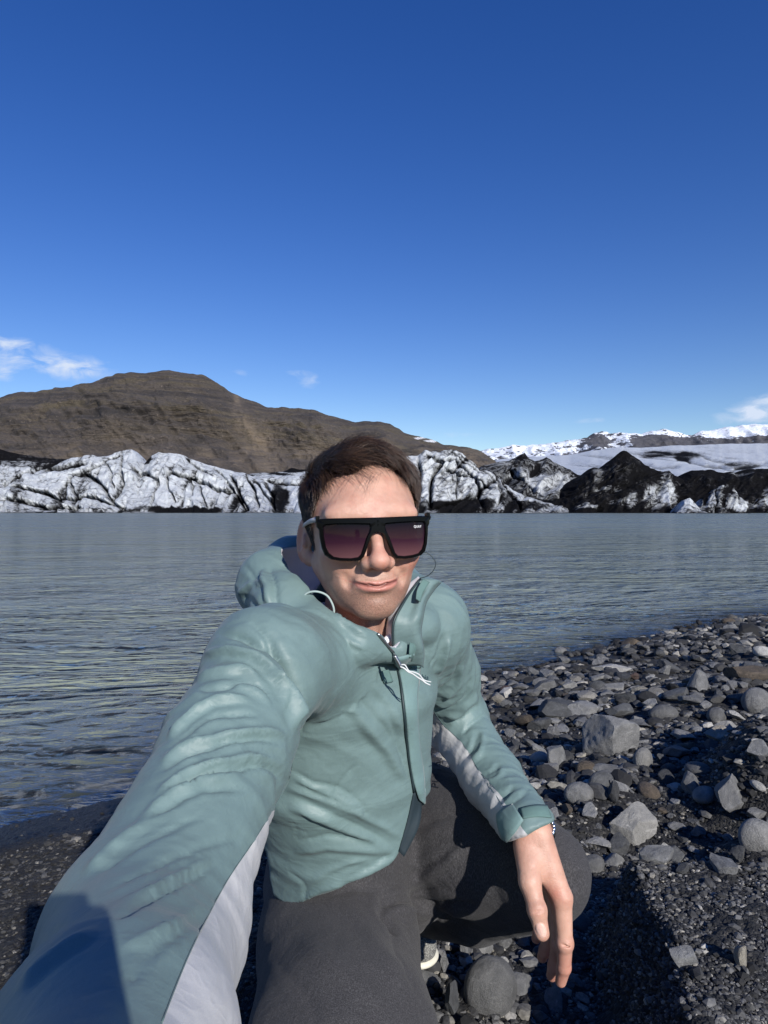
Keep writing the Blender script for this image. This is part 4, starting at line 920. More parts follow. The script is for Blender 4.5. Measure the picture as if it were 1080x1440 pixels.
def jacket_sdf(p, raw=False):
    t = torso_sdf(p); r = sleeveR_sdf(p); l = sleeveL_sdf(p); h = hood_sdf(p)
    if raw: return t, t, r, l, h
    t = smax(t, -hem_plane(p), .003)
    dl = np.array([.36,-.42,-.83]); dl /= np.linalg.norm(dl); l = smax(l, (p-P(744,1169,.882))@dl, .002)
    dr = np.array([.06,-.2,.06]); dr /= np.linalg.norm(dr); r = smax(r, (p-RW)@dr, .002)
    o = smin(smin(t, r, .034), l, .018); o = smin(o, h, .007)
    o = smax(o, -cut_neck(p), .004)
    # hollow the skirt so that it hangs as a shell
    inn = smax(torso_sdf(p)+.012, p[:,2]-.80, .02); o = smax(o, -inn, .003)
    # cuffs: cut square, hollow
    o = smax(o, -cap(p, CUFA, P(748,1172,.880)+dl*.03, .0310), .002)
    return o
jv, jq, jn = polygonize(jacket_sdf, (-.27,.13,.58), (.25,1.27,1.235), .0032, newton=2)
_, jt, jr, jl, jh = jacket_sdf(jv, True)
lab = np.argmin(np.stack([jt, jr, jl, jh]), 0); M = {'T': lab == 0, 'R': lab == 1, 'L': lab == 2, 'H': lab == 3}
M['TR'] = M['T'] | M['R']; M['TH'] = M['T'] | M['H']; M['all'] = lab >= 0
jpx, jpy = project(jv)
inner = np.zeros(len(jv)); ck = cut_neck(jv); inner = np.maximum(inner, 1-smooth(np.abs(ck), .0005, .003))
inner = np.maximum(inner, (1-smooth(np.abs(smax(torso_sdf(jv)+.012, jv[:,2]-.80, .02)), .0005, .004)))
inner = np.maximum(inner, (1-smooth(np.abs(cap(jv, CUFA, P(748,1172,.880)+np.array([.011,-.013,-.025]), .0310)), .0005, .003)))
c4 = lambda pts: crop(300, 740, 2.5725, pts); c7 = lambda pts: crop(0, 840, 2.4, pts); c5 = lambda pts: crop(540, 980, 3.1313, pts)
FOLDS = [
 # outstretched sleeve
 (-9, 8, c7([(735,118),(840,150),(930,205),(990,290),(1018,400)]), 'TR'), (6, 8, c7([(690,200),(790,185),(880,220),(950,310),(990,420)]), 'TR'),
 (4, 6, c7([(640,290),(720,262),(820,250),(880,285)]), 'R'), (-4.5, 6, c7([(650,318),(740,310),(820,285),(900,320),(930,370)]), 'R'),
 (5, 6, c7([(900,262),(955,300),(985,370),(990,440)]), 'R'), (-4, 5, c7([(925,262),(965,330),(970,390)]), 'R'),
 (4, 6, c7([(565,480),(650,390),(740,345),(840,340)]), 'R'), (-3.5, 5, c7([(580,505),(690,420),(760,395),(880,400)]), 'R'),
 (4, 6, c7([(545,560),(640,505),(790,462),(900,455),(975,470)]), 'R'), (-4.5, 5, c7([(545,590),(630,540),(760,492),(880,482),(960,498)]), 'R'),
 (4, 6, c7([(520,680),(620,605),(750,558),(880,545),(950,575)]), 'R'), (-4.5, 5, c7([(560,650),(700,592),(820,572),(910,582),(970,632)]), 'R'),
 (3, 7, c7([(470,760),(560,680),(680,620),(800,605)]), 'R'), (-3, 6, c7([(440,790),(560,715),(700,650),(850,650)]), 'R'),
 (3, 9, c7([(290,930),(380,845),(480,765),(560,725)]), 'R'), (-2.6, 7, c7([(330,930),(430,860),(560,790),(690,740)]), 'R'),
 (-3.0, 4, c7([(372,1100),(480,1042),(600,978),(730,905)]), 'R'), (2.4, 7, c7([(360,1060),(480,1010),(600,945),(720,880)]), 'R'),
 (-2.4, 6, c7([(350,1000),(450,945),(570,890),(700,840),(820,815)]), 'R'), (2, 8, c7([(420,1180),(560,1120),(680,1040)]), 'R'),
 (-2.4, 7, c7([(20,1300),(120,1190),(250,1090),(350,1030)]), 'R'), (2.2, 9, c7([(60,1330),(180,1210),(330,1120)]), 'R'),
 (-2, 8, c7([(420,1330),(500,1220),(600,1140),(680,1100)]), 'R'), (2.6, 6, c7([(900,690),(930,760),(905,860),(890,960)]), 'R'),
 # armhole and seams
 (-11, 7, c4([(180,410),(250,490),(300,590),(318,690),(305,770)]), 'TR'), (5, 9, c4([(205,400),(290,480),(350,590),(360,700)]), 'T'),
 (-1.8, 2.2, c4([(130,330),(250,385),(335,480),(376,600),(345,735)]), 'T'), (-4, 8, c4([(130,350),(190,400),(240,470)]), 'TR'),
 # chest and belly
 (3.2, 11, c4([(380,500),(480,640),(600,780),(700,930)]), 'T'), (-2.5, 10, c4([(440,500),(540,640),(640,760),(705,880)]), 'T'),
 (-2.5, 4, c4([(280,880),(360,925),(430,940),(520,985)]), 'T'), (2.2, 5, c4([(300,915),(400,960),(520,1020)]), 'T'),
 (-2.0, 3, c4([(520,860),(460,930),(430,975),(440,1000)]), 'T'), (-3.5, 6, c4([(300,985),(400,1030),(520,1085),(650,1150)]), 'T'), (3.5, 7, c4([(270,1010),(380,1055),(520,1115),(640,1165)]), 'T'),
 (2.6, 7, c4([(260,940),(380,985),(520,1040),(690,1130)]), 'T'), (-3, 6, c4([(300,1140),(430,1120),(560,1135),(660,1165)]), 'T'), (3, 8, c4([(290,1180),(420,1160),(560,1170),(650,1185)]), 'T'),
 (-2.5, 6, c4([(470,1290),(530,1250),(600,1215),(655,1180)]), 'T'), (2, 6, c4([(350,1290),(450,1230),(560,1200)]), 'T'), (-1.6, 2, c4([(278,1075),(298,1080),(298,1140)]), 'T'),
 (-2, 3, c4([(500,980),(540,1010),(545,1060)]), 'T'), (2, 9, c4([(560,560),(640,650),(690,760)]), 'T'), (-2.0, 5, c4([(620,640),(660,760),(700,900)]), 'T'),
 (2.5, 6, c4([(300,1380),(380,1320),(470,1290)]), 'T'), (-2, 5, c4([(270,1250),(330,1290),(330,1360)]), 'T'),
 # hood and shoulder
 (-5, 6, c4([(110,240),(170,300),(260,330),(330,345)]), 'H'), (4, 7, c4([(95,250),(140,215),(200,200)]), 'H'), (-4.5, 5, c4([(205,150),(225,220),(232,290),(275,350)]), 'H'), (4, 6, c4([(180,160),(195,230),(205,290)]), 'H'),
 (-6, 5, c4([(255,340),(340,385),(430,430),(500,465)]), 'H'), (4, 6, c4([(290,330),(380,375),(470,410),(560,445)]), 'H'), (-3, 4, c4([(330,310),(400,350),(470,385)]), 'H'), (-3, 5, c4([(60,290),(120,330),(200,350),(260,380)]), 'TH'),
 (3, 6, c4([(420,290),(470,345),(560,395)]), 'H'), (-3, 5, c4([(120,140),(150,190),(160,240)]), 'H'),
 # folded arm
 (-4, 4, c4([(835,380),(815,440),(775,520)]), 'L'), (4, 5, c4([(855,400),(835,470),(800,540)]), 'L'), (-4.5, 4, c4([(890,470),(865,545),(810,600),(785,620)]), 'L'), (4, 5, c4([(905,500),(880,580),(830,630)]), 'L'),
 (-5, 4, c4([(935,545),(900,625),(840,660),(790,670)]), 'L'), (4.5, 5, c4([(950,600),(900,665),(840,690)]), 'L'), (-4, 4, c4([(960,640),(910,690),(870,700)]), 'L'), (-3.5, 3.5, c4([(985,680),(930,720),(900,760)]), 'L'),
 (-3.5, 4, c5([(405,165),(385,235),(345,270)]), 'L'), (3, 5, c5([(430,150),(425,240),(380,290)]), 'L'), (-3, 4, c5([(570,392),(530,435),(490,442)]), 'L'), (-2.5, 4, c5([(500,290),(470,330),(420,340)]), 'L'), (2.5, 5, c5([(520,310),(500,360),(450,380)]), 'L'),
 (-2.5, 4, c5([(640,400),(600,440),(560,470)]), 'L'), (2, 8, c4([(700,420),(720,560),(770,640)]), 'T'),
]
dsp = stroke_field(jv, jn, [(f_[0]*(1.35 if f_[3] == 'R' else 1.15), f_[1]*.68)+f_[2:] for f_ in FOLDS], M)
# loose crinkles everywhere: long on the sleeves across the arm, soft on the body
wrp = jv+.02*np.c_[fbm(jv*9, 3, 71), fbm(jv*9, 3, 72), fbm(jv*9, 3, 73)]
axR = (RE-RS)/np.linalg.norm(RE-RS); uR = wrp@axR
cr = fbm(np.c_[uR*42, (wrp@np.array([.9,.1,.4]))*14, (wrp@np.array([-.3,.5,.8]))*14], 3, 81, .5, True)
axL = (P(744,1158,.888)-LE); axL /= np.linalg.norm(axL); crL = fbm(np.c_[(wrp@axL)*55, (wrp@np.array([.5,.8,.1]))*18, wrp[:,2]*18], 3, 85, .5, True)
crT = fbm(np.c_[(wrp@np.array([.5,.4,.8]))*26, (wrp@np.array([.7,-.6,-.3]))*9, wrp[:,1]*9], 3, 88, .5, True)
dsp += np.where(M['R'], .0020*cr*(.5+1.0*smooth(jv[:,1], .42, .6)), np.where(M['L'], .0030*crL, np.where(M['H'], .0032*crT, .0016*crT)))*(1-inner)
jv2 = jv+jn*dsp[:,None]*(1-inner[:,None]); jv2 = relax(jv2, jq, 1, .35)
# silver panels under both sleeves: signed distances, so the border stays crisp
def side(poly, px, py, sgn=1):
    d, t, s = poly_dist(px, py, smooth_line(poly, 8)); return d*s*sgn
pR = side(c7([(990,560),(962,640),(870,800),(770,950),(700,1080),(640,1200),(590,1320),(545,1450),(500,1600)]), jpx, jpy)
sw = np.sign(side([(400,1105),(230,1440)], np.array([390.]), np.array([1300.])))[0]
pR = pR*sw
pR = np.where((jpx < 520) & (jv[:,1] < .70), np.minimum(pR, (jpy-1100)*1.2), -20)
pL = side(c4([(790,660),(835,720),(905,790),(960,880),(1029,960),(1060,1010),(1110,1080)]), jpx, jpy); sw = np.sign(side([(600,1012),(652,1047),(700,1113)], np.array([640.]), np.array([1080.])))[0]
pL = np.where(M['L'] & (jpy > 985) & (jpx < 745), pL*sw, -20)
panel = .5+np.clip(np.maximum(pR, pL), -10, 10)*.05
jacket = link('jacket', make_mesh('jacket', jv2, jq, MJ, attrs={'inner': inner, 'panel': panel}), person)
JB = bvh_of(jv2, jq)
# ------------------------------------------------------------------ trousers
def pants_sdf(p):
    pel = smin(ell(p, (.0,1.20,.605), (.175,.13,.105)), ell(p, (-.03,1.10,.60), (.13,.10,.085)), .04)
    pel = smin(pel, cap(p, np.array([-.058,.985,.72]), np.array([-.03,1.09,.62]), .085, .10), .04)
    lt = chain(p, [np.array([.066,1.13,.668]), np.array([.144,1.045,.682]), np.array([.205,.975,.694])], [.107,.089,.066], .03)
    lt = smin(lt, np.linalg.norm(p-P(768,1226,.955), axis=1)-.0595, .02)
    ls = chain(p, [P(762,1240,.965), P(668,1268,1.11), P(590,1278,1.26)], [.058,.058,.046], .02)
    lt = smin(lt, ls, .012)
    rt = chain(p, [np.array([-.09,1.12,.60]), np.array([-.063,.95,.598]), np.array([-.046,.765,.588]), np.array([-.044,.73,.585])], [.105,.104,.103,.096], .03)
    rs_ = chain(p, [np.array([-.035,.75,.565]), np.array([-.10,1.05,.46])], [.075,.05], .02)
    d = smin(smin(pel, lt, .022), smin(rt, rs_, .02), .014)
    return d
tv, tq, tn = polygonize(pants_sdf, (-.24,.60,.33), (.32,1.42,.80), .004, newton=2)
c5 = lambda pts: crop(540, 980, 3.1313, pts)
PF = [
 (-5, 7, c5([(0,860),(90,800),(200,745),(330,640)]), 'all'), (4, 10, c5([(30,880),(150,800),(280,720),(400,610)]), 'all'), (-3, 7, c5([(10,900),(140,860),(290,850),(420,880)]), 'all'),
 (-9, 6, c5([(-5,915),(60,905),(150,905),(280,910),(400,905)]), 'all'), (4, 9, c5([(20,930),(150,940),(270,960)]), 'all'), (-4, 6, c5([(30,950),(90,990),(110,1010)]), 'all'), (3, 8, c5([(110,920),(170,960),(230,1000)]), 'all'), (-3, 6, c5([(160,930),(210,970),(290,1000)]), 'all'),
 (3, 9, c5([(230,990),(300,960),(330,930)]), 'all'), (-10, 8, c5([(5,850),(0,905),(-5,960),(30,1010),(60,1060)]), 'all'), (-3, 8, c5([(160,560),(300,520),(420,500)]), 'all'), (3, 10, c5([(90,650),(220,600),(350,580)]), 'all'),
 (3, 10, c5([(90,770),(200,700),(330,690)]), 'all'), (-2.5, 4, [(455,1262),(500,1256),(545,1268),(556,1300)], 'all'), (3, 14, [(420,1330),(470,1360),(540,1420)], 'all'), (-3, 10, [(380,1340),(430,1400),(450,1440)], 'all'),
 (-2, 5, [(500,1260),(540,1290),(560,1350),(600,1420)], 'all'), (3, 12, [(480,1270),(520,1310),(560,1390)], 'all'), (2.5, 12, c5([(700,760),(790,730),(860,790)]), 'all')]
Mt = {'all': np.ones(len(tv), bool)}
wr = tv+.03*np.c_[fbm(tv*6, 3, 171), fbm(tv*6, 3, 172), fbm(tv*6, 3, 173)]
td = stroke_field(tv, tn, PF, Mt)+.0030*fbm(np.c_[(wr@np.array([.3,.5,.8]))*17, (wr@np.array([.8,-.6,0]))*6, wr[:,2]*5], 3, 181, .5, True)
tv2 = relax(tv+tn*td[:,None], tq, 1, .4)
trousers = link('trousers', make_mesh('trousers', tv2, tq, MK), person)
TB = bvh_of(tv2, tq)
# hidden by the jacket: shirt
MSH = plain('dark_shirt', (.010,.013,.022), .8)
sv, sq, sn = polygonize(lambda p: smax(smax(chain(p, [toW((0,.016,-.105)), toW((-.001,.022,-.132)), NB+[0,.0,-.03]], [.0600,.060,.050], .02), -cap(p, toW((0,.010,-.07)), toW((0,.016,-.145)), .0590, .060), .002), (toL(p)[:,2]+.118-(toL(p)[:,1])*.25), .002), NB-[.12,.12,.11], NB+[.12,.12,.13], .003, newton=1)
link('shirt', make_mesh('shirt', sv, sq, MSH), person)
tube('undershirt', [toW((-.022,-.040,-.136)), toW((-.004,-.052,-.143)), toW((.014,-.050,-.140)), toW((.030,-.040,-.130))], .0042, plain('white_cotton', (.75,.76,.8), .8), person, sides=10)

# ------------------------------------------------------------------ shoes
MSHOE = knit = new_mat('grey_knit_shoe')[0]; _t = MSHOE.node_tree; _bb = _t.nodes['Principled BSDF']
_v = _t.nodes.new('ShaderNodeTexVoronoi'); _v.inputs['Scale'].default_value = 420; L(_t, obj_pos(_t), _v.inputs['Vector'])
L(_t, ramp(_t, _v.outputs['Distance'], [(0,(.42,.42,.38)),(.45,(.16,.16,.15)),(1,(.05,.05,.05))]), _bb.inputs['Base Color']); _bb.inputs['Roughness'].default_value = .9
bump(_t, _bb, _v.outputs['Distance'], .7, .0012)
MSOLE = plain('cream_sole', (.62,.60,.50), .6)
def shoe(toe, heel, lift):
    T_, Hh = np.array(toe, float), np.array(heel, float); d = Hh-T_; ln = np.linalg.norm(d); d /= ln; up = np.array([0,0,1.])-d*d[2]; up /= np.linalg.norm(up); sd_ = np.cross(d, up)
    def fn(p):
        q = np.c_[(p-T_)@d, (p-T_)@sd_, (p-T_)@up]
        u = chain(q, [np.array([.035,0,.026]), np.array([.10,0,.036]), np.array([.20,0,.052]), np.array([.235,0,.058])], [.034,.040,.040,.036], .02)
        u = smin(u, cap(q, np.array([.20,0,.06]), np.array([.205,0,.10]), .036, .038), .02)
        u = smax(u, .010-q[:,2], .004); return u
    def fs(p):
        q = np.c_[(p-T_)@d, (p-T_)@sd_, (p-T_)@up]; s = np.array([1,1,.30]); qq = q*[1,1,3.2]
        w = chain(qq, [np.array([.036,0,.03]), np.array([.10,0,.03]), np.array([.22,0,.04])], [.0385,.0445,.0385], .03); return w*.5
    lo, hi = np.minimum(T_, Hh)-.10, np.maximum(T_, Hh)+.14
    a = polygonize(fn, lo, hi, .003, newton=1); b = polygonize(fs, lo, hi, .003, newton=1)
    o = link('shoe', make_mesh('shoe', a[0], a[1], MSHOE), person); link('sole', make_mesh('sole', b[0], b[1], MSOLE), o); return o
gz = lambda x, y: float(ground_z(np.array([x]), np.array([y]))[0])
TOE = P(601,1366,1.19)
shoe(TOE+[0,0,0], (-.045,1.43,.40), 0)
shoe((-.085,1.17,gz(-.085,1.17)+.004), (-.13,1.42,gz(-.13,1.42)+.06), 0)

# ------------------------------------------------------------------ hair: cropped sides, longer top combed forward and across
def hairline(q):
    ph = np.degrees(np.arctan2(np.abs(q[:,0]+.0), -(q[:,1]-.01)))
    H = np.interp(ph, [0,18,34,46,54,62,70,82,90,104,116,135,180], [.062,.063,.058,.046,.026,.004,-.022,-.030,-.012,.018,-.005,-.045,-.062])
    H = H+.007*(ph < 50)+.0045*np.sin(q[:,0]*95+1)*(ph < 45)
    return H+.009*smooth(q[:,0], -.03, .03)*(ph < 60)
def hthick(q):
    return .0035+.0115*smooth(q[:,2], .015, .080)+.010*np.exp(-((q[:,0]+.005)/.045)**2-((q[:,1]+.055)/.04)**2)*smooth(q[:,2], .05, .08)
def hair_sdf(p):
    q = toL(p); d = skull(q)-hthick(q)*.5-.0016*fbm(q*[150,50,110], 3, 7)
    edge = hairline(q)+.003-q[:,2]+.0030*fbm(q*240, 2, 8)
    return smax(d, edge, .004)
cv, cq, cn_ = polygonize(hair_sdf, HC-[.11,.13,.09], HC+[.11,.13,.13], .0022, newton=1)
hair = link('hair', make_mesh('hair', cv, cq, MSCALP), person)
g = np.random.default_rng(5)
NS, SEG = 42000, 8
dirs = g.normal(size=(NS*2, 3)); dirs /= np.linalg.norm(dirs, axis=1)[:,None]
root = dirs*np.array([.075,.097,.068])+np.array([0,.010,.026])
root = root[root[:,2] > hairline(root)+g.normal(0, .0022, len(root))][:NS]; NS = len(root)
nrm = (root-[0,.010,.026])/np.array([.075,.097,.068])**2; nrm /= np.linalg.norm(nrm, axis=1)[:,None]
top = smooth(root[:,2], .035, .085); front = smooth(-root[:,1], .0, .07)
# growth direction
fwd = np.array([0,-1.,0]); acr = np.array([1.,0,0])
lead = smooth(-root[:,1], .035, .075)[:,None]; dd = top[:,None]*((fwd*.75+acr*.95+np.array([0,0,.12]))*(1-.8*lead)+lead*np.array([.9,.15,.9]))+(1-top[:,None])*(np.array([0,-.25,-1.0]))
clump = np.c_[fbm(root*95, 2, 31), fbm(root*95, 2, 32), fbm(root*95, 2, 33)]; dd = dd+.85*clump+g.normal(0, .22, (NS,3))
dd -= nrm*(dd*nrm).sum(1)[:,None]; dd /= np.linalg.norm(dd, axis=1)[:,None]
ln = (.010+.026*top+.018*top*front)*g.uniform(.6, 1.15, NS)
rlift = g.random(NS); pts = np.zeros((NS, SEG, 3)); cur = root.copy(); dcur = dd+nrm*(.35+.5*top)[:,None]; dcur /= np.linalg.norm(dcur, axis=1)[:,None]
for k in range(SEG):
    pts[:,k] = cur; cur = cur+dcur*(ln/(SEG-1))[:,None]
    # keep the strands lying on the head, a little above it
    h_ = skull(cur); want = hthick(cur)*(.55+.75*rlift+.35*clump[:,0]); n2 = (cur-[0,.010,.026])/np.array([.075,.097,.068])**2; n2 /= np.linalg.norm(n2, axis=1)[:,None]
    cur = cur+n2*((want-h_)*.35)[:,None]; dcur = dcur-n2*((dcur*n2).sum(1)*.55)[:,None]+np.array([0,0,-.05]); dcur /= np.linalg.norm(dcur, axis=1)[:,None]
# stray locks over the forehead
loose = []
for k in range(13):
    x0 = g.uniform(-.03, .03); a = np.array([x0, -.080, .066]); e = np.array([x0+g.uniform(-.030, -.004), -.0975, g.uniform(.028, .050)]); m_ = (a+e)/2+[g.uniform(-.004,.004), -.010, .006]
    t_ = np.linspace(0, 1, SEG)[:,None]; loose.append((1-t_)**2*a+2*t_*(1-t_)*m_+t_**2*e)
pts = np.concatenate([pts, np.array(loose)]); W_ = HC+(pts*HSC)@HR.T
cu = bpy.data.hair_curves.new('hair_strands'); cu.add_curves([SEG]*len(W_))
cu.attributes['position'].data.foreach_set('vector', W_.reshape(-1).astype(np.float32))
ra = cu.attributes.get('radius') or cu.attributes.new('radius', 'FLOAT', 'POINT')
rad_ = np.tile(np.linspace(.00022, .00006, SEG), len(W_)); rad_[-13*SEG:] *= .6; ra.data.foreach_set('value', rad_.astype(np.float32))
cu.materials.append(MHAIR); st_ = bpy.data.objects.new('hair_strands', cu); scene.collection.objects.link(st_); st_.parent = hair

# ------------------------------------------------------------------ sunglasses
MFR = plain('black_acetate', (.003,.003,.0035), .2, 0, .12); MTEMP = plain('pale_grey_temple', (.42,.40,.40), .35)
ml_ = bpy.data.materials.new('tinted_lens'); ml_.use_nodes = True; _t = ml_.node_tree; _b = _t.nodes['Principled BSDF']
tcg = obj_pos(_t); _sp = _t.nodes.new('ShaderNodeSeparateXYZ'); L(_t, tcg, _sp.inputs[0])
zz = math_(_t, 'MULTIPLY', math_(_t, 'ADD', _sp.outputs[2], .032), 21)
L(_t, ramp(_t, zz, [(0,(.10,.045,.05)),(.35,(.03,.010,.020)),(.75,(.006,.003,.007)),(1,(.003,.002,.004))]), _b.inputs['Base Color'])
_b.inputs['Roughness'].default_value = .04; _b.inputs['Transmission Weight'].default_value = 0; _b.inputs['Specular IOR Level'].default_value = .13; _b.inputs['Alpha'].default_value = .96
sg = bpy.data.objects.new('sunglasses', None); scene.collection.objects.link(sg)
Mg = Matrix([[*HR[0], 0],[*HR[1], 0],[*HR[2], 0],[0,0,0,1]]); Mg.translation = Vector(HC); Mg = Mg @ Matrix.Diagonal((.868,.965,.965,1)); sg.matrix_world = Mg
sg['label'] = 'big black flat-topped sunglasses with purple tinted lenses on the man\'s face'; sg['category'] = 'sunglasses'
FZ = -.0040; FYD = -.1075
def gy(x, z): return FYD+x*x*2.6+abs(x)**3*14+ (z*z)*.9
outer = [(0,.0165),(.03,.0168),(.060,.0172),(.0745,.0168),(.0760,.0150),(.0755,.0080),(.0728,.0045),(.0722,-.004),(.0700,-.0170),(.0668,-.0250),(.0600,-.0298),(.0480,-.0322),(.0350,-.0330),(.0240,-.0322),(.0190,-.0285),(.0150,-.0200),(.0115,-.0105),(.0075,-.0035),(.0035,-.0005),(0,0)]
inner_ = [(.0105,.0085),(.030,.0095),(.050,.0100),(.0655,.0095),(.0675,.0070),(.0672,-.003),(.0650,-.0155),(.0615,-.0225),(.0560,-.0268),(.0470,-.0285),(.0350,-.0292),(.0260,-.0282),(.0225,-.0250),(.0190,-.0165),(.0150,-.0065),(.0110,.0010),(.0098,.0050)]
def glass_frame():
    bm = bmesh.new()
    def ring2d(pts, n, closed):
        p = np.array(pts+([pts[0]] if closed else [])); s = np.r_[0, np.cumsum(np.hypot(*np.diff(p, axis=0).T))]; q = np.linspace(0, s[-1], n+(1 if closed else 0)); return np.c_[np.interp(q, s, p[:,0]), np.interp(q, s, p[:,1])][:n]
    ins = ring2d(inner_, 96, True)
    out_full = outer+[(x, z) for x, z in outer[::-1] if x > 0 and False]
    # each side's outer loop closes along the middle line x=0
    side = ring2d(outer, 150, False)
    vs = []
    for sgn in (1, -1):
        c = np.array([.040,-.006])
        ang = lambda p: np.arctan2(p[:,1]-c[1], p[:,0]-c[0])
        th = np.sort(np.r_[np.linspace(-math.pi, math.pi, 150, endpoint=False), ang(np.array(outer)), ang(np.array(inner_))]); th = th[np.r_[True, np.diff(th) > 1e-5]]; no = len(th)
        def radial(poly):
            P_ = np.vstack([poly, poly[:1]]); R_ = np.zeros(no)
            for i, t in enumerate(th):
                dx, dz = math.cos(t), math.sin(t); best = 0
                for a, b in zip(P_[:-1]-c, P_[1:]-c):
                    e = b-a; den = dx*e[1]-dz*e[0]
                    if abs(den) < 1e-12: continue
                    r = (a[0]*e[1]-a[1]*e[0])/den; u = (a[0]*dz-a[1]*dx)/den
                    if r > 0 and -1e-6 <= u <= 1+1e-6: best = max(best, r)
                R_[i] = best
            return np.c_[c[0]+R_*np.cos(th), c[1]+R_*np.sin(th)]
        po = radial(np.array(outer)); pi = radial(np.array(inner_)); T4 = []
        for k, (pp, yo) in enumerate(((pi, .0008), (pi+(po-pi)*.18, -.0008), (po-(po-pi)*.16, -.0008), (po, .0008), (po, .0042), (pi, .0042))):
            T4.append([bm.verts.new((sgn*max(x, 0 if po[i_][0] > .0005 else 0), gy(x, z)+(yo if not (k == 3 and po[i_][0] < .0008) else -.0008), z+FZ)) for i_, (x, z) in enumerate(pp)])
        for a in range(6):
            A, B_ = T4[a], T4[(a+1)%6]
            for i in range(no):
                f = [A[i], A[(i+1)%no], B_[(i+1)%no], B_[i]]
                if sgn < 0: f = f[::-1]
                try: bm.faces.new(f)
                except ValueError: pass
    bmesh.ops.remove_doubles(bm, verts=bm.verts, dist=1e-5); bmesh.ops.recalc_face_normals(bm, faces=bm.faces)
    me = bpy.data.meshes.new('frame'); bm.to_mesh(me); bm.free(); me.materials.append(MFR); me.polygons.foreach_set('use_smooth', [True]*len(me.polygons))
    try: me.set_sharp_from_angle(angle=R(40))
    except Exception: pass
    return me
frame = link('frame', glass_frame(), sg)
for sgn in (1, -1):
    ip = np.array(inner_)*1.0; c = ip.mean(0); V_ = [(sgn*c[0], gy(c[0], c[1])+.0022, c[1]+FZ)]; nr_ = 14; m_ = len(ip); f = []
    dense = smooth_line(list(map(tuple, inner_))+[inner_[0]], 4)[:-1]; m_ = len(dense)
    for r_ in range(1, nr_+1):
        for x, z in c+(dense-c)*1.012*r_/nr_: V_.append((sgn*x, gy(x, z)+.0022, z+FZ))
    for i in range(m_): f.append((0, 1+i, 1+(i+1)%m_))
    for r_ in range(nr_-1):
        for i in range(m_): f.append((1+r_*m_+i, 1+(r_+1)*m_+i, 1+(r_+1)*m_+(i+1)%m_, 1+r_*m_+(i+1)%m_))
    if sgn > 0: f = [x[::-1] for x in f]
    link('lens', make_mesh('lens', V_, f, ml_), sg)
    a = [(sgn*.0735, gy(.0735,.01)+.003, .0125), (sgn*.0795,-.070,.0115), (sgn*.0808,-.03,.0095), (sgn*.0805,.012,.006), (sgn*.079,.035,-.008)]
    o = tube('temple', a, [.0032,.0030,.0026,.0024,.0022], MTEMP if sgn < 0 else MFR, sg, sides=10); 
    for v in o.data.vertices: v.co.z = v.co.z
    link('hinge', make_mesh('hinge', *[*(lambda b: (b[0], b[1]))(([(sgn*x, y, z) for x, y, z in [(.0715,gy(.0735,.01)+.001,.008),(.0765,gy(.0735,.01)+.001,.008),(.0765,gy(.0735,.01)+.010,.0085),(.0715,gy(.0735,.01)+.010,.0085),(.0715,gy(.0735,.01)+.001,.0165),(.0765,gy(.0735,.01)+.001,.0165),(.0765,gy(.0735,.01)+.010,.0155),(.0715,gy(.0735,.01)+.010,.0155)]], [(0,1,2,3),(4,5,6,7),(0,1,5,4),(2,3,7,6),(1,2,6,5),(0,3,7,4)]))], MFR, shade=False), frame)
def text_mesh(body, size, extr=.00005):
    c = bpy.data.curves.new('text', 'FONT'); c.body = body; c.size = size; c.extrude = extr; c.align_x = 'CENTER'; c.resolution_u = 3; o = bpy.data.objects.new('text', c); scene.collection.objects.link(o)
    dg = bpy.context.evaluated_depsgraph_get(); me = bpy.data.meshes.new_from_object(o.evaluated_get(dg)); bpy.data.objects.remove(o); bpy.data.curves.remove(c); return me
me = text_mesh('QUAY', .0042); 
for v in me.vertices: x, z = v.co.x+.0560, v.co.y+.0032; v.co = (x, gy(x, z)+.0012-v.co.z, z+FZ)
me.materials.append(plain('white_print', (.85,.85,.85), .5)); link('lens_print', me, sg)

# ------------------------------------------------------------------ jacket details: everything sewn to it is a part of it
MZ = plain('zip_dark', (.02,.035,.04), .5); MCORD = plain('cord_grey', (.30,.38,.37), .6); MWHITE = plain('white_cord', (.55,.57,.57), .7); MMETAL = plain('dull_metal', (.35,.36,.37), .3, .9)
MVEL = plain('velcro', (.10,.175,.165), .95)
def on(pts, lift=.001): return [q for q in (cast(JB, x, y, lift) for x, y in smooth_line(pts, 5)) if q is not None]
patch('placket', JB, c4([(650,470),(672,560),(684,640),(695,760),(712,900),(735,985)]), c4([(742,450),(735,560),(730,640),(735,760),(752,900),(757,1010)]), 10, 60, .0035, .0022, MJ2, jacket, puff=.002)
def on(pts, lift=.001): return [q for q in (cast(JB, x, y, lift) for x, y in smooth_line(pts, 5)) if q is not None]
tube('zipper', on(c4([(648,455),(668,540),(680,620),(690,720),(705,850),(722,960)]), .002), .0016, MZ, jacket, n=1)
tube('zipper', on(c4([(590,390),(620,425),(648,455)]), .002), .0016, MMETAL, jacket, n=1)
# zip pull with its knotted white cord
zp = [P(x, y, .775) for x, y in c4([(655,468),(668,490),(680,512)])]; tube('zip_pull', zp, .0024, MMETAL, jacket)
zc = [P(x, y, .772) for x, y in c4([(676,508),(690,514),(704,526),(722,535),(742,549),(756,557),(768,567),(785,575)])]
tube('pull_cord', zc, [.0008,.0010,.0009,.0012,.0006], MWHITE, jacket); tube('pull_cord', [q+np.array([.001,0,.0022+.0016*math.sin(i_*2.1)]) for i_, q in enumerate(zc)], [.0008,.0008,.0009,.0008,.0005], MWHITE, jacket)
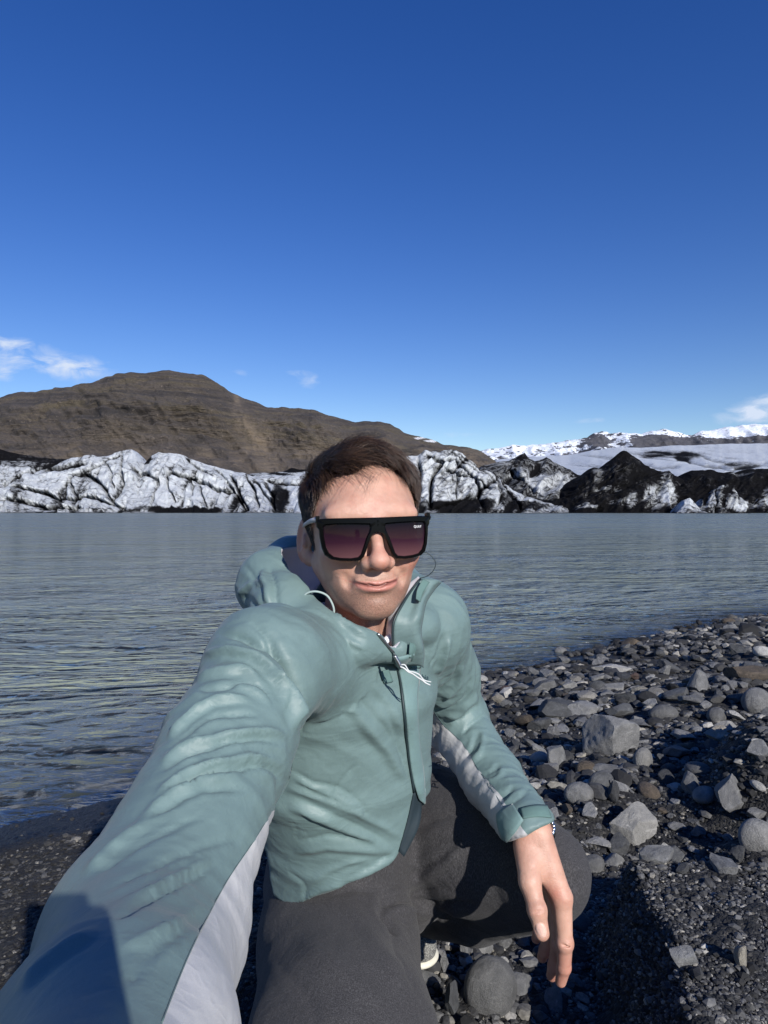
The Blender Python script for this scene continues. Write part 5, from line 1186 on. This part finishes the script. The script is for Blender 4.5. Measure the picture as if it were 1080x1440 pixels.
# hook-and-loop tabs
patch('tab', JB, c4([(600,525),(605,545),(614,568)]), c4([(629,517),(637,538),(645,562)]), 5, 10, .0022, .0012, MVEL, jacket)
patch('tab', JB, c4([(697,428),(694,470),(696,515)]), c4([(740,430),(736,475),(733,515)]), 5, 10, .0065, .0012, MVEL, jacket)
# dark sheet laid on the cloth as painted shade inside the zip split
MDK = plain('inside_shade', (.010,.022,.030), .8)
patch('hem_split_shade', JB, [(581,1112),(573,1150),(560,1196)], [(593,1120),(590,1160),(568,1205)], 5, 14, .0012, .0008, MDK, jacket)
tube('hem_edge', on([(594,1108),(594,1140),(590,1165),(568,1208)], .003), .0016, MJ2, jacket, n=1)
# stitched seams
for k, ln_ in enumerate([
    c7([(990,560),(962,640),(870,800),(770,950),(700,1080),(640,1200),(590,1320),(545,1437)]), c4([(795,665),(835,720),(905,790),(960,880),(1029,960)]), c5([(400,298),(470,400),(538,500)])]):
    q = on(ln_, .0003)
    if len(q) > 2: tube('seam', q, .00035, MSEAM, jacket, sides=5, n=1)
# collar wing standing on the far side of the neck, lined in silver
def sheet(name, rows, mat, parent, thick=.0018, n=7):
    """rows: list of rails (each a list of 3-D points); a smooth sheet is drawn through them"""
    rl = [smooth_line(r_, n) for r_ in rows]; m_ = min(map(len, rl)); rl = np.array([np.stack([np.interp(np.linspace(0,1,m_), np.linspace(0,1,len(r_)), r_[:,c]) for c in range(3)], 1) for r_ in rl])
    cols = np.array([smooth_line(rl[:,j], 4) for j in range(m_)]); V_ = cols.reshape(-1, 3); nn = cols.shape[1]
    f = [(j*nn+i, j*nn+i+1, (j+1)*nn+i+1, (j+1)*nn+i) for j in range(m_-1) for i in range(nn-1)]
    o = link(name, make_mesh(name, V_, f, mat), parent); md = o.modifiers.new('thick', 'SOLIDIFY'); md.thickness = thick; md.offset = 0; return o
c3 = lambda pts: crop(390, 600, 4.32, pts)
cin = c3([(718,1450),(705,1345),(700,1250),(712,1170),(760,1080),(810,1000),(868,925)]); cmid = c3([(790,1450),(780,1345),(780,1250),(790,1180),(815,1100),(860,1020),(920,930)]); cout = c3([(862,1450),(868,1350),(850,1240),(862,1150),(880,1060),(925,985),(972,932)])
sheet('collar', [[P(x, y, d) for (x, y), d in zip(cin, (.825,.812,.803,.803,.815,.835,.85))], [P(x, y, d) for (x, y), d in zip(cmid, (.829,.813,.805,.806,.819,.837,.852))], [P(x, y, d) for (x, y), d in zip(cout, (.835,.815,.808,.81,.825,.845,.86))], [P(x+5, y+3, d) for (x, y), d in zip(cout, (.845,.835,.83,.835,.85,.865,.875))]], MJ, jacket)
lin = c3([(690,1400),(664,1290),(668,1200),(684,1130),(725,1050),(785,970),(858,912)])
sheet('collar_lining', [[P(x+1, y, d) for (x, y), d in zip(cin, (.827,.814,.805,.805,.817,.837,.852))], [P((a+x)/2, (b+y)/2, d) for (x, y), (a, b), d in zip(cin, lin, (.830,.819,.811,.813,.825,.843,.856))], [P(x, y, d) for (x, y), d in zip(lin, (.835,.825,.818,.822,.835,.85,.86))]], MPANEL, jacket)
tube('zipper', [P(x, y, d-.002) for (x, y), d in zip(cin, (.825,.812,.803,.803,.815,.835,.85))], .0016, MZ, jacket)
sheet('tab', [[P(x, y, d) for (x, y), d in zip(c3([(842,1045),(850,990),(885,925)]), (.812,.823,.836))], [P(x, y, d) for (x, y), d in zip(c3([(868,1065),(885,1010),(925,945)]), (.816,.827,.840))]], MVEL, jacket, .001)
# elastic cord loops at the hood opening
tube('cord_loop', [P(x, y, .80) for x, y in c4([(318,275),(335,245),(370,236),(410,250),(432,285),(436,315),(424,322)])], .0013, MCORD, jacket)
tube('cord_loop', [P(x, y, .84) for x, y in c3([(868,768),(905,765),(940,790),(962,830),(950,870),(915,905),(865,922)])], .0006, MZ, jacket)
# cuff tab of the hanging hand
patch('cuff_tab', JB, c5([(505,520),(540,492),(575,482)]), c5([(540,640),(590,590),(618,548)]), 8, 12, .0035, .0022, MJ2, jacket, puff=.003)
patch('tab', JB, c5([(600,492),(660,480),(715,480)]), c5([(612,540),(670,530),(735,535)]), 6, 12, .0016, .0010, MVEL, jacket)
# writing
def decal(body, size, mid, ang, bvh, mat, parent, name, squash=1.0):
    me = text_mesh(body, size, 0); ca, sa = math.cos(R(ang)), math.sin(R(ang)); ok = []
    for v in me.vertices:
        x, y = v.co.x*squash, v.co.y; qx, qy = mid[0]+x*ca-y*sa*-1*-1, mid[1]-(x*sa+y*ca); h = cast(bvh, qx, qy, .0009)
        v.co = tuple(h) if h is not None else tuple(P(qx, qy, .9))
    me.materials.append(mat); return link(name, me, parent)
decal('PUMA', 15, (620,1090), 81, TB, plain('dark_print', (.012,.012,.013), .6), trousers, 'logo_print', 1.0)
decal('bia', 11, (597,956), -4, JB, plain('navy_print', (.02,.05,.07), .6), jacket, 'logo_print', .8)
# ------------------------------------------------------------------ bracelet watch under the cuff
br = bpy.data.objects.new('wrist_watch', None); scene.collection.objects.link(br); br['label'] = 'steel wrist watch on the hanging hand, half hidden by the cuff'; br['category'] = 'watch'
wc = P(747,1163,.885); wx = np.array([1,0,0.]); wy = np.array([0,.9,.3]); wy /= np.linalg.norm(wy)
MST = plain('polished_steel', (.62,.62,.63), .18, 1)
tube('strap', [wc+wx*.0275*math.cos(a)+wy*.0245*math.sin(a) for a in np.linspace(0, 2*math.pi, 26)], .0032, MST, br, sides=8, n=2)
for a in np.linspace(-1.3, 1.0, 12): 
    c = wc+wx*.0285*math.cos(a)+wy*.0255*math.sin(a); tube('link', [c-np.array([.0,0,.0045]), c+np.array([.0,0,.0045])], .0027, MST, br, sides=6)
# ------------------------------------------------------------------ the telephone that takes the picture
ph = bpy.data.objects.new('smartphone', None); scene.collection.objects.link(ph); ph['label'] = 'black smartphone held upright at arm\'s length by the crouching man'; ph['category'] = 'smartphone'
def box_bev(name, c, s, r, mat, parent):
    bm = bmesh.new(); bmesh.ops.create_cube(bm, size=1); bmesh.ops.scale(bm, vec=s, verts=bm.verts)
    ed = [e for e in bm.edges if abs(e.verts[0].co.y-e.verts[1].co.y) > 1e-5]; bmesh.ops.bevel(bm, geom=ed, offset=r, segments=6, affect='EDGES'); bmesh.ops.bevel(bm, geom=[e for e in bm.edges if e.is_boundary is False and abs(e.calc_face_angle(0)) > 1], offset=.0008, segments=2, affect='EDGES')
    bmesh.ops.translate(bm, vec=c, verts=bm.verts); me = bpy.data.meshes.new(name); bm.to_mesh(me); bm.free(); me.materials.append(mat); return link(name, me, parent)
box_bev('body', (-.005,-.0100,CAM_H-.068), (.0765,.0080,.158), .007, plain('phone_metal', (.05,.05,.055), .35, .6), ph)
box_bev('screen', (-.005,-.0058,CAM_H-.068), (.0725,.0006,.154), .010, plain('phone_glass', (.004,.004,.005), .06), ph)
